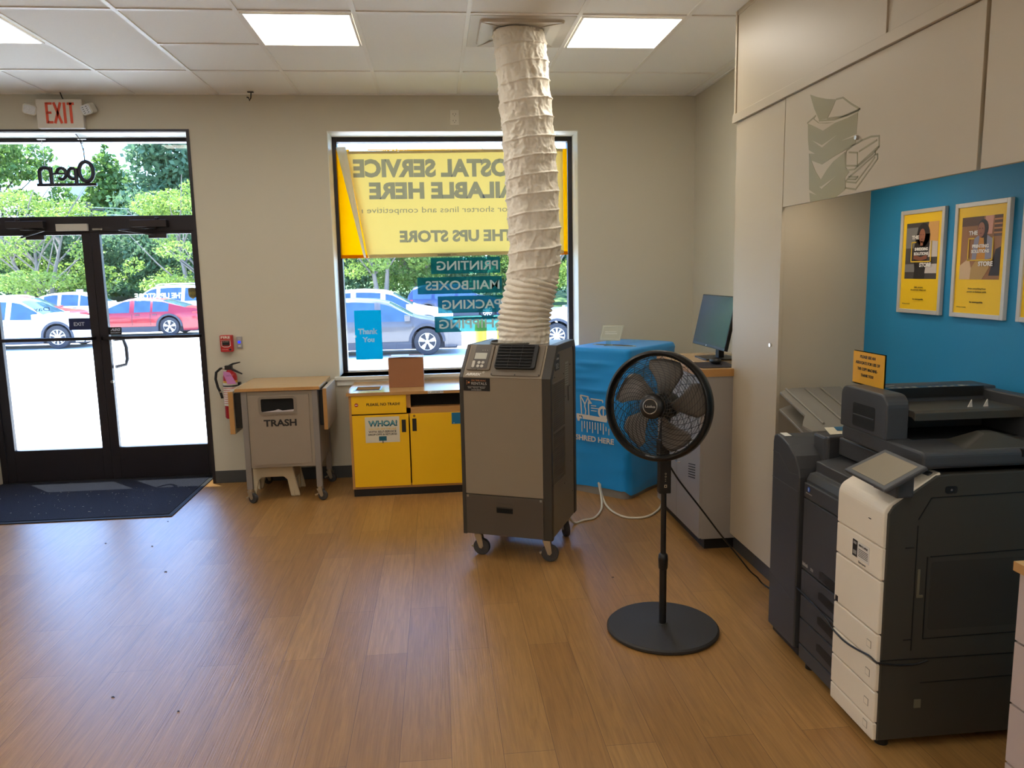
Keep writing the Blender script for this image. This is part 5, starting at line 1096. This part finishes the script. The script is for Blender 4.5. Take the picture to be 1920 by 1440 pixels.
# door decals
t = thing('exit_door_sign', 'small dark blue EXIT sign on the left door glass by the centre stile', 'sign', (-2.90, WF + .03, 1.26))
b = MB(); b.box((-.085, -.001, 0), (.085, .0015, .096)); b.build('plate', mat('sign_navy', (18, 34, 84), .5), t)
b = MB(); b.text('EXIT', (-.005, -.0016, .048), X, Z, w=.083, h=.030, bold=.02); b.build('lettering', mat('sign_pale_ink', (196, 204, 224), .5), t)
t = thing('security_sticker', 'small black ASG security sticker at the lower left of the right door glass', 'sticker', (-2.627, WF + .03, 1.215))
b = MB(); b.prism(rrect(-.055, 0, .048, .060, .008), -.001, .0015, 'y'); b.build('plate', M_black, t)
b = MB(); b.text('ASG', (0, -.0016, .040), X, Z, w=.080, h=.022, bold=.05, shear=.25); b.text('SECURITY', (0, -.0016, .015), X, Z, w=.080, h=.009, bold=.03); b.build('lettering', mat('sign_pale_ink', (196, 204, 224), .5), t)
t = thing('door_lettering', 'faint mirrored store name with shield logo on the right door glass', 'decal', (-2.23, WF + .043, 1.50))
b = MB(); b.text('THE UPS STORE', (-.03, -.001, .022), X, Z, w=.395, h=.048, bold=.045, mirror=True); b.build('lettering', sheer('letter_silver', (206, 206, 176), .55), t)
b = MB(); sh_ = [(-.034, .075), (0, .086), (.034, .075), (.034, .03), (.026, .008), (0, -.010), (-.026, .008), (-.034, .03)]; b.use(mat('shield_brown', (126, 100, 40), .6)).prism([(x + .232, z) for x, z in sh_], -.001, .0005, 'y'); b.use(mat('shield_gold', (176, 146, 60), .6)).text('ups', (.232, -.0016, .034), X, Z, w=.048, h=.034, bold=.04, mirror=True); b.build('shield', None, t)
t = thing('hours_lettering', 'faint dark mirrored opening hours lettering on the left door glass', 'decal', (-3.19, WF + .043, 1.40))
b = MB(); b.text('Day', (0, -.001, .03), X, Z, w=.125, h=.042, mirror=True); b.build('lettering', mat('letter_slate', (66, 78, 104), .6), t)
t = thing('glass_maker_label', 'faint pale label in the lower left corner of the window glass', 'decal', (-.61, WF + .043, .885))
b = MB(); b.text('COMPLETE', (0, -.001, .03), X, Z, w=.14, h=.022, mirror=True); b.text('security systems', (.0, -.001, .004), X, Z, w=.14, h=.012, mirror=True); b.build('lettering', mat('letter_faint', (200, 222, 214), .6), t)
# ================================================================ outside: lot, cars, trees
GZ = -.40
def lotz(y): return -.03 if y < 8.2 else (-.03 - (GZ * -1 - .03) * min(1, (y - 8.2) / 9.0) if y < 17.2 else GZ)
M_lot = mat('lot_concrete', (222, 220, 216), .9, var=.06, scale=.6, bump=.1, bscale=30)
b = MB(); ys = [6.60, 8.2, 10.5, 13, 15, 17.2, 30, 41]
b.grid(lambda i, j: (-70 + 120 * i, ys[int(round(j * 7))], lotz(ys[int(round(j * 7))])), 13, 8); struct(b.build('parking_lot', M_lot, smooth=60))
b = MB(); b.box((-70, 41, GZ - .3), (60, 41.3, GZ + .16)); struct(b.build('kerb', mat('kerb_grey', (150, 150, 146), .9)))
b = MB(); b.grid(lambda i, j: (-90 + 170 * i, 41.2 + 60 * j, GZ + .1 + 3.2 * j ** 1.5), 20, 12); struct(b.build('lawn_bank', mat('ground_green', (74, 104, 44), .95, var=.3, scale=2)))
b = MB(); b.box((-9, 6.62, 3.05), (4.5, 7.46, 3.25)); struct(b.build('canopy', mat('canopy_metal', (92, 90, 88), .5)))
b = MB()
for (x0, x1) in ((-5.3, -4.5),): b.box((x0, 12, -.3), (x1, 12.1, -.2))
b = MB(); M_curb = mat('bollard_yellow', (250, 206, 30), .5)
for i, (x, y) in enumerate(((.62, 11.0), (.93, 11.0))):
    t = thing('bollard', ('yellow bollard outside seen between the window strips, left one of the pair', 'yellow bollard outside, partly hidden by the white duct')[i], 'bollard', (x, y, lotz(y)))
    b = MB(); b.lathe([(.085, 0), (.085, 1.06), (.07, 1.10), (.04, 1.125), (0, 1.13)]); b.build('post', M_curb, t, smooth=50)
    b = MB(); b.lathe([(.115, 0), (.115, .05), (.085, .06)]); b.build('collar', M_lot, t)

M_carglass = mat('car_glass', (50, 76, 98), .05, spec=.9, var=.65, scale=3.2); M_tyre = mat('tyre', (34, 36, 44), .8); M_rim = mat('rim_silver', (214, 216, 220), .3, metal=.5); M_rimd = mat('rim_dark', (30, 32, 38), .6); M_clad = mat('cladding', (50, 54, 66), .7)  # lighter blotches in the car glass colour stand in for reflections
def car(label, x, y, heading, paint, L_=4.5, Wd=1.84, hgt=1.62, kind='suv', wheel=.34, group=None, wb=2.68, clad=True, rim='multi', rails=False, fo=.88):
    """car body lofted from side stations; local +x is the front, wheels on z=0"""
    t = thing('car', label, 'car', (x, y, GZ), 0 if heading > 0 else PI)
    hw = Wd / 2; fa = L_ / 2 - fo; ra = fa - wb            # axles
    if kind == 'suv': top = [(-1, .62), (-.985, 1.02), (-.95, 1.20), (-.86, 1.47), (-.70, 1.58), (-.35, 1.62), (.0, 1.60), (.14, 1.54), (.44, 1.10), (.56, 1.04), (.80, .96), (.94, .84), (.99, .62), (1, .48)]
    elif kind == 'cuv': top = [(-1, .62), (-.985, .98), (-.93, 1.12), (-.74, 1.44), (-.52, 1.54), (-.25, 1.57), (.02, 1.53), (.16, 1.45), (.46, 1.06), (.58, 1.00), (.82, .90), (.94, .78), (.99, .60), (1, .48)]
    else: top = [(-1, .66), (-.985, .96), (-.93, 1.06), (-.78, 1.10), (-.42, 1.38), (-.22, 1.44), (.0, 1.45), (.12, 1.41), (.40, 1.05), (.52, .98), (.80, .88), (.94, .76), (.99, .60), (1, .48)]
    sc_ = hgt / max(z for _, z in top)
    tx = [p[0] * L_ / 2 for p in top]; tz = [p[1] * sc_ for p in top]
    belt0, belt1 = (.98, .92) if kind != 'sedan' else (.96, .88)
    NS = 61; st = [-L_ / 2 + L_ * i / (NS - 1) for i in range(NS)]
    def T(x): return float(np.interp(x, tx, tz))
    def sT(x): return (T(x - .06) + T(x) * 2 + T(x + .06)) / 4 if abs(x) < L_ / 2 - .08 else T(x)
    def belt(x): return belt0 * sc_ - (belt0 - belt1) * sc_ * (x + L_ / 2) / L_
    def zbot(x):
        z = .20
        for a in (fa, ra):
            d = abs(x - a)
            if d < wheel + .07: z = max(z, wheel + math.sqrt(max(0, (wheel + .07) ** 2 - d * d)))
        return z
    sec = []
    for x in st:
        zt = sT(x); zb = zbot(x); bl = min(belt(x), zt - .015)
        nar = 1 - .16 * max(0, (abs(x) / (L_ / 2) - .80) / .20) ** 2
        wq = hw * nar; gh = max(0, zt - bl); wr = wq - .03 - gh * .38
        sec.append([(wq * .93, zb), (wq * .985, max(zb + .02, .34)), (wq, max(zb + .04, .60)), (wq * .985, max(zb + .06, bl - .08)), (wq * .955, bl), (wr + .005, bl + gh * .86), (wr - .06, zt - .004 - .02 * (gh > .1)), (wr * .5, zt + .012 * (gh > .05)), (0, zt + .018 * (gh > .05))])
    ns = len(sec[0]); bb = MB(); gg = MB(); v = []
    for x, s_ in zip(st, sec): v += [(x, -a, z) for a, z in s_] + [(x, a, z) for a, z in s_[-2::-1]]
    m = 2 * ns - 1; faces = []; gfaces = []
    ws0 = {'suv': .14, 'cuv': .16, 'sedan': .12}[kind] * L_ / 2; ws1 = {'suv': .43, 'cuv': .45, 'sedan': .39}[kind] * L_ / 2
    rw = {'suv': (-.955, -.865), 'cuv': (-.93, -.75), 'sedan': (-.78, -.44)}[kind]; rw = (rw[0] * L_ / 2, rw[1] * L_ / 2)
    pil = {'suv': (-.86, -.50, -.44, -.03, .02, .37), 'cuv': (-.68, -.40, -.34, .0, .05, .39), 'sedan': (-.52, -.30, -.27, -.03, .02, .34)}[kind]
    for i in range(NS - 1):
        xm = (st[i] + st[i + 1]) / 2; u = xm / (L_ / 2); gh = T(xm) - belt(xm)
        for k in range(m - 1):
            f = (i * m + k, i * m + k + 1, (i + 1) * m + k + 1, (i + 1) * m + k)
            side = k in (4, m - 6); topf = k in (5, 6, 7, m - 9, m - 8, m - 7)
            g = False
            if side and gh > .16 and (pil[0] < u < pil[1] or pil[2] < u < pil[3] or pil[4] < u < pil[5]): g = True
            if k in (6, 7, m - 9, m - 8) and (ws0 < xm < ws1 or rw[0] < xm < rw[1]): g = True
            (gfaces if g else faces).append(f)
    faces += [tuple(range(m))[::-1], tuple((NS - 1) * m + k for k in range(m))]
    bb.add(v, faces); body = bb.build('body', paint, t, smooth=42)
    gg.add(v, gfaces); gg.build('window_glass', M_carglass, t, smooth=40)
    b = MB(); b.box((-L_ / 2 + .1, -hw + .12, .16), (L_ / 2 - .12, hw - .12, .60)); b.build('underbody', M_tyre, t)
    if clad:
        b = MB()
        for s_ in (-1, 1):
            b.box((ra + wheel + .05, s_ * (hw - .05), .18), (fa - wheel - .05, s_ * (hw + .005), .36))
            for a in (fa, ra):
                o_ = [(a + (wheel + .12) * math.cos(q), wheel + (wheel + .12) * math.sin(q)) for q in [PI * k / 14 for k in range(15)]]; i_ = [(a + (wheel + .05) * math.cos(q), wheel + (wheel + .05) * math.sin(q)) for q in [PI * k / 14 for k in range(15)]]
                b.prism(o_ + i_[::-1], s_ * (hw - .06), s_ * (hw + .006), 'y')
        b.box((-L_ / 2 - .01, -hw + .1, .22), (-L_ / 2 + .12, hw - .1, .46)); b.build('cladding', M_clad, t)
    for a in (fa, ra):
        for s_ in (-1, 1):
            k = bpy.data.objects.new('wheel', None); COL.objects.link(k); k.parent = t; k.location = (a, s_ * (hw - .115), wheel)
            b = MB(); b.lathe([(wheel * .62, -.10), (wheel * .95, -.105), (wheel, -.06), (wheel, .06), (wheel * .95, .105), (wheel * .62, .10)], (0, 0, 0), 'y', 32); b.build('tyre', M_tyre, k, smooth=40)
            b = MB(); q = s_ * .095
            b.use(M_rimd).cyl((0, q - .002, 0), wheel * .64, .004, 'y', 28); b.use(M_rim)
            for a_ in range(10 if rim == 'multi' else 5):
                n_ = 10 if rim == 'multi' else 5; an = 2 * PI * a_ / n_ + .3; w_ = .016 if rim == 'multi' else .034
                for tw in ((0,) if rim == 'multi' else (-.16, .16)):
                    c0 = Vector((math.cos(an), math.sin(an))); c1 = Vector((math.cos(an + tw), math.sin(an + tw))); pr = Vector((-c0.y, c0.x)) * w_ * (1 if rim == 'multi' else .45)
                    p0 = c0 * .04; p1 = c1 * wheel * .63
                    b.prism([tuple(p0 + pr), tuple(p0 - pr), tuple(p1 - pr * 1.5), tuple(p1 + pr * 1.5)], q + .006 * s_, q - .004 * s_, 'y')
            b.lathe([(wheel * .60, q + .006 * s_), (wheel * .66, q + .004 * s_)], (0, 0, 0), 'y', 32, close=False); b.cyl((0, q + (.003 if s_ > 0 else -.012), 0), .05, .01, 'y', 14)
            b.build('rim', None, k, smooth=30)
    for s_ in (-1, 1):
        b = MB(); mx = .40 * L_ / 2; b.box((mx - .12, s_ * (hw + .02), belt(mx) + .02), (mx + .02, s_ * (hw + .18), belt(mx) + .17)); b.box((mx - .06, s_ * (hw - .06), belt(mx) + .02), (mx, s_ * (hw + .05), belt(mx) + .07)); b.build('mirror', paint, t, bev=.02)
    b = MB()
    for s_ in (-1, 1): b.box((L_ / 2 - .22, s_ * (hw - .42), .66 * sc_), (L_ / 2 - .045, s_ * (hw - .14), .80 * sc_))
    b.build('headlight', mat('headlight', (214, 222, 228), .1, spec=.8), t, bev=.02)
    b = MB()
    for s_ in (-1, 1): b.box((-L_ / 2 - .005, s_ * (hw - .55), .86 * sc_), (-L_ / 2 + .30, s_ * (hw - .035), .94 * sc_))
    b.build('tail_light', mat('tail_light', (150, 20, 40), .2), t, bev=.015)
    b = MB()
    for s_ in (-1, 1):
        for hx in (pil[3] + .02, pil[1] + .04):
            b.box((hx * L_ / 2 - .26, s_ * (hw - .01), belt(0) - .10), (hx * L_ / 2 - .10, s_ * (hw + .015), belt(0) - .075))
        for hx in (pil[3] + .025, pil[5] + .05, pil[1] + .03): b.box((hx * L_ / 2 - .004, s_ * (hw - .006), .42), (hx * L_ / 2 + .004, s_ * (hw + .002), belt(0) - .04))
    b.build('door_trim', mat('door_seam', (60, 60, 66), .5), t)
    if rails:
        b = MB()
        for s_ in (-1, 1): b.tube([(-.75 * L_ / 2, s_ * (hw - .30), hgt + .0), (-.65 * L_ / 2, s_ * (hw - .30), hgt + .07), (-.05 * L_ / 2, s_ * (hw - .30), hgt + .07), (.05 * L_ / 2, s_ * (hw - .30), hgt)], .025, 6)
        b.build('roof_rail', M_rim, t)
    return t
P_white = mat('paint_white', (226, 230, 232), .3, coat=.4); P_red = mat('paint_red', (140, 12, 28), .3, coat=.6); P_grey = mat('paint_grey', (78, 76, 80), .3, coat=.5, metal=.1); P_white2 = mat('paint_pearl', (222, 226, 236), .25, coat=.5)
car('white SUV with roof rails parked outside the left door leaf', -11.6 - (2.3 - .88), 25.6, 1, P_white, L_=4.6, Wd=1.86, hgt=1.56, kind='suv', wheel=.365, rails=True)
car('bright red coupe-like sedan parked outside the right door leaf', -9.75 - (2.42 - 1.12), 30.0, -1, P_red, L_=4.85, Wd=1.86, hgt=1.38, kind='sedan', wheel=.35, rim='five', wb=2.80, fo=.93)
car('grey crossover parked outside the window, nearest to the building', -.26 - (2.2 - .88), 20.5, 1, P_grey, L_=4.38, Wd=1.80, hgt=1.46, kind='cuv', wheel=.35, rim='five', wb=2.64)
car('white car parked behind the grey crossover outside the window', -1.75, 25.2, 1, P_white2, L_=4.6, Wd=1.84, hgt=1.62, kind='cuv')
car('pale car with many-spoked wheels seen right of the white duct', 3.25 + 1.35, 21.2, -1, P_white2, L_=4.6, Wd=1.84, hgt=1.52, kind='cuv', wheel=.35)
car('dark red sedan parked behind the white SUV with roof rails', -15.9, 31.5, 1, P_red, L_=4.6, hgt=1.50, kind='sedan', rim='five')
car('white car parked behind the red cars, left of the door centre stile', -16.2, 37.5, 1, P_white, L_=4.5, hgt=1.55, kind='cuv')
car('white SUV parked behind the rear end of the red sedan', -12.6, 37.2, -1, P_white, L_=4.7, hgt=1.78, kind='suv', rails=True)
car('blue-grey car parked in the far row behind the window strips', .9, 35.5, 1, mat('paint_blue_grey', (30, 46, 84), .3, coat=.5), L_=4.5, hgt=1.60, kind='suv')
# small pink-white parking sign
t = thing('parking_sign', 'small pale parking sign on a post behind the red sedan', 'sign', (-17.3, 39.5, GZ))
b = MB(); b.cyl((0, 0, 0), .03, 1.3); b.build('post', M_steel, t); b = MB(); b.box((-.16, -.05, 1.2), (.16, -.03, 1.65)); b.build('plate', mat('sign_pink', (226, 190, 214), .6), t)

# ---- trees
LEAF = [mat('leaf_lime', (122, 146, 64), .6, var=.25, scale=1.2), mat('leaf_mid', (98, 128, 62), .6, var=.3, scale=1.2), mat('leaf_dark', (92, 122, 88), .7, var=.3, scale=.8)]
for m_ in LEAF:
    bs_ = m_.node_tree.nodes['Principled BSDF']; tr_ = m_.node_tree.nodes.new('ShaderNodeBsdfTranslucent'); ad_ = m_.node_tree.nodes.new('ShaderNodeMixShader'); ad_.inputs[0].default_value = .4
    cs_ = bs_.inputs['Base Color'].links[0].from_socket; m_.node_tree.links.new(cs_, tr_.inputs[0]); o_ = m_.node_tree.nodes['Material Output']
    m_.node_tree.links.new(bs_.outputs[0], ad_.inputs[1]); m_.node_tree.links.new(tr_.outputs[0], ad_.inputs[2]); m_.node_tree.links.new(ad_.outputs[0], o_.inputs[0])
M_bark = mat('bark', (120, 112, 108), .9, var=.2, scale=6); M_barkd = mat('bark_dark', (70, 62, 60), .9, var=.2, scale=6)
rng = np.random.default_rng(11)
def foliage(parent, blobs, n, size, m, name='foliage'):
    """n small leaf quads spread through the blobs (centre, radii), denser at their skins"""
    wts = np.array([b_[1][0] * b_[1][1] * b_[1][2] for b_ in blobs]) ** .67; wts /= wts.sum()
    idx = rng.choice(len(blobs), n, p=wts); C_ = np.array([b_[0] for b_ in blobs])[idx]; R_ = np.array([b_[1] for b_ in blobs])[idx]
    d = rng.normal(size=(n, 3)); d /= np.linalg.norm(d, axis=1)[:, None]; r = rng.uniform(.55, 1.05, n) ** .8
    P_ = C_ + d * R_ * r[:, None]
    a = rng.normal(size=(n, 3)); a /= np.linalg.norm(a, axis=1)[:, None]; c = rng.normal(size=(n, 3)); c = np.cross(a, c); c /= np.linalg.norm(c, axis=1)[:, None]
    s = size * rng.uniform(.6, 1.4, n)[:, None]
    V = np.stack([P_ - a * s, P_ + c * s * .55, P_ + a * s, P_ - c * s * .55], 1).reshape(-1, 3)
    me = bpy.data.meshes.new(name); me.vertices.add(4 * n); me.vertices.foreach_set('co', V.astype(np.float32).ravel())
    me.loops.add(4 * n); me.loops.foreach_set('vertex_index', np.arange(4 * n, dtype=np.int32)); me.polygons.add(n)
    me.polygons.foreach_set('loop_start', np.arange(0, 4 * n, 4, dtype=np.int32)); me.update(calc_edges=True); me.materials.append(m)
    o = bpy.data.objects.new(name, me); COL.objects.link(o); o.parent = parent; return o
def tree(label, x, y, h, w_, m, n=9000, size=.10, trunks=1, bark=None, crown0=.25, conifer=False, seed=1, name='tree', z0=None, group=None):
    rs = random.Random(seed); gz = GZ if z0 is None else z0
    t = thing(name, label, 'tree', (x, y, gz), group=group)
    tr = MB()
    for k in range(trunks):
        dx = (k - (trunks - 1) / 2) * .35; ln_ = (k - (trunks - 1) / 2) * w_ * .16 + rs.uniform(-.2, .2)
        top_ = h * (.9 if conifer else .75); pts = [(dx * .6 + ln_ * u, rs.uniform(-.1, .1), top_ * u) for u in (0, .2, .4, .6, .8, 1)]; r0 = .12 + h * .006
        tr.tube(pts, [r0 * (1 - .85 * u) for u in (0, .2, .4, .6, .8, 1)], 7)
        if not conifer:
            for q in range(9):
                u = rs.uniform(.22, .8); b0 = Vector(pts[0]).lerp(Vector(pts[-1]), u); an = rs.uniform(0, 2 * PI); l = w_ * rs.uniform(.25, .42)
                tr.tube([b0, b0 + Vector((math.cos(an) * l * .5, math.sin(an) * l * .4, l * .45)), b0 + Vector((math.cos(an) * l, math.sin(an) * l * .8, l * 1.0))], [.05, .035, .012], 5)
    tr.build('trunk', bark or M_bark, t, smooth=60)
    bl = []
    if conifer:
        for k in range(14):
            u = k / 13; rr = w_ / 2 * (1 - u) ** .75 + .25
            for q in range(3): an = rs.uniform(0, 6.3); bl.append(((math.cos(an) * rr * .35, math.sin(an) * rr * .35, h * (crown0 + (1 - crown0) * u)), (rr * .75, rr * .75, h * .055)))
    else:
        for k in range(44):
            u = rs.uniform(0, 1); an = rs.uniform(0, 6.3); rr = w_ / 2 * math.sin(PI * (.18 + .72 * u)) * rs.uniform(.35, .85)
            bl.append(((math.cos(an) * rr, math.sin(an) * rr, h * (crown0 + (.93 - crown0) * u)), (w_ * rs.uniform(.06, .17), w_ * rs.uniform(.06, .17), h * rs.uniform(.03, .08))))
    foliage(t, bl, n, size, m); return t
tree('slender light green multi-stem tree behind the white SUV outside the left door', -20.6, 42.5, 7.0, 9.5, LEAF[0], n=14000, size=.08, trunks=3, seed=3, crown0=.22)
tree('light green tree with a grey trunk at the right edge of the right door', -12.6, 42.0, 7.2, 8.5, LEAF[0], n=14000, size=.08, trunks=2, seed=4, crown0=.22)
tree('light green multi-stem tree outside the window, left of the strips', -2.9, 42.0, 7.5, 8.5, LEAF[0], n=14000, size=.08, trunks=2, seed=8, crown0=.24)
tree('light green multi-stem tree outside the window behind the strips', -.8, 44.0, 7.5, 8.0, LEAF[1], n=14000, size=.08, trunks=2, seed=9, crown0=.2)
tree('light green tree seen right of the white duct', 6.2, 43.0, 7.5, 9.0, LEAF[0], n=14000, size=.08, trunks=2, seed=10, crown0=.18)
tree('broad mid green tree at the far left edge of the transom', -30.0, 58, 12, 14, LEAF[1], n=18000, size=.19, seed=12, bark=M_barkd, crown0=.1, z0=.5)
tree('tall dark conifer left of centre in the transom', -23.6, 60, 10.5, 9, LEAF[1], n=16000, size=.20, conifer=True, seed=13, bark=M_barkd, crown0=.06, z0=.5)
tree('tall dark conifer in the right half of the transom', -18.4, 58, 15.5, 11, LEAF[2], n=20000, size=.22, conifer=True, seed=14, bark=M_barkd, crown0=.06, z0=.5)
tree('tall dark conifer at the right edge of the transom', -12.3, 59, 16.5, 12, LEAF[2], n=20000, size=.22, conifer=True, seed=15, bark=M_barkd, crown0=.06, z0=.5)
tree('dark leafy tree filling the gap behind the window trees', -3.0, 56, 10, 16, LEAF[1], n=13000, size=.19, seed=16, bark=M_barkd, crown0=.06, z0=.5)
tree('dark leafy tree behind the duct side of the window', 8.0, 56, 10, 15, LEAF[1], n=11000, size=.19, seed=17, bark=M_barkd, crown0=.06, z0=.5)
for i, (x, w_, m_, lb) in enumerate(((-28, 9, 1, 'dense hedge behind the cars at the left edge of the doors'), (-20.5, 9, 1, 'dense hedge behind the white SUV and the red cars'), (-13.5, 9, 2, 'dark dense hedge behind the red sedan'), (-5.5, 9, 1, 'dense hedge behind the window trees on the left'), (2.5, 9, 2, 'dark dense hedge behind the window strips'), (10, 9, 1, 'dense hedge right of the white duct'))):
    t = thing('hedge', lb, 'hedge', (x, 46.5, -.1)); rs = random.Random(20 + i)
    foliage(t, [((rs.uniform(-w_ / 2, w_ / 2), rs.uniform(-.8, .8), rs.uniform(.5, 4.6)), (1.3, .9, 1.1)) for k in range(26)], 9000, .14, LEAF[2])
# utility pole with wires
t = thing('utility_pole', 'wooden utility pole with power lines behind the trees by the door centre stile', 'utility pole', (-20.9, 50, 0))
b = MB(); b.cyl((0, 0, 0), .13, 6.4, seg=12); b.box((-.9, -.06, 5.9), (.9, .06, 6.0)); b.build('pole', M_barkd, t)
b = MB()
for k, z in enumerate((6.1, 5.7, 4.9, 4.4)): b.tube([(-18, 0, z + .4), (-9, 0, z - .2), (0, 0, z), (9, 0, z - .5), (20, 0, z - .2)], .025, 4)
b.build('power_line', M_steel, t)
# pale building behind the trees
t = thing('far_building', 'pale building with four tall brown bars glimpsed between the trees', 'building', (-24.3, 66, 1))
b = MB(); b.box((-5, 0, 0), (4, 4, 8.6)); b.build('wall', mat('far_wall', (236, 238, 242), .8), t)
for k in range(4):
    b = MB(); b.box((-.5 + k * .95, -.05, 5.3), (-.1 + k * .95, 0, 6.9)); b.build('window', mat('far_bar', (150, 138, 128), .6), t)  # plain brown upright bars set on the wall face
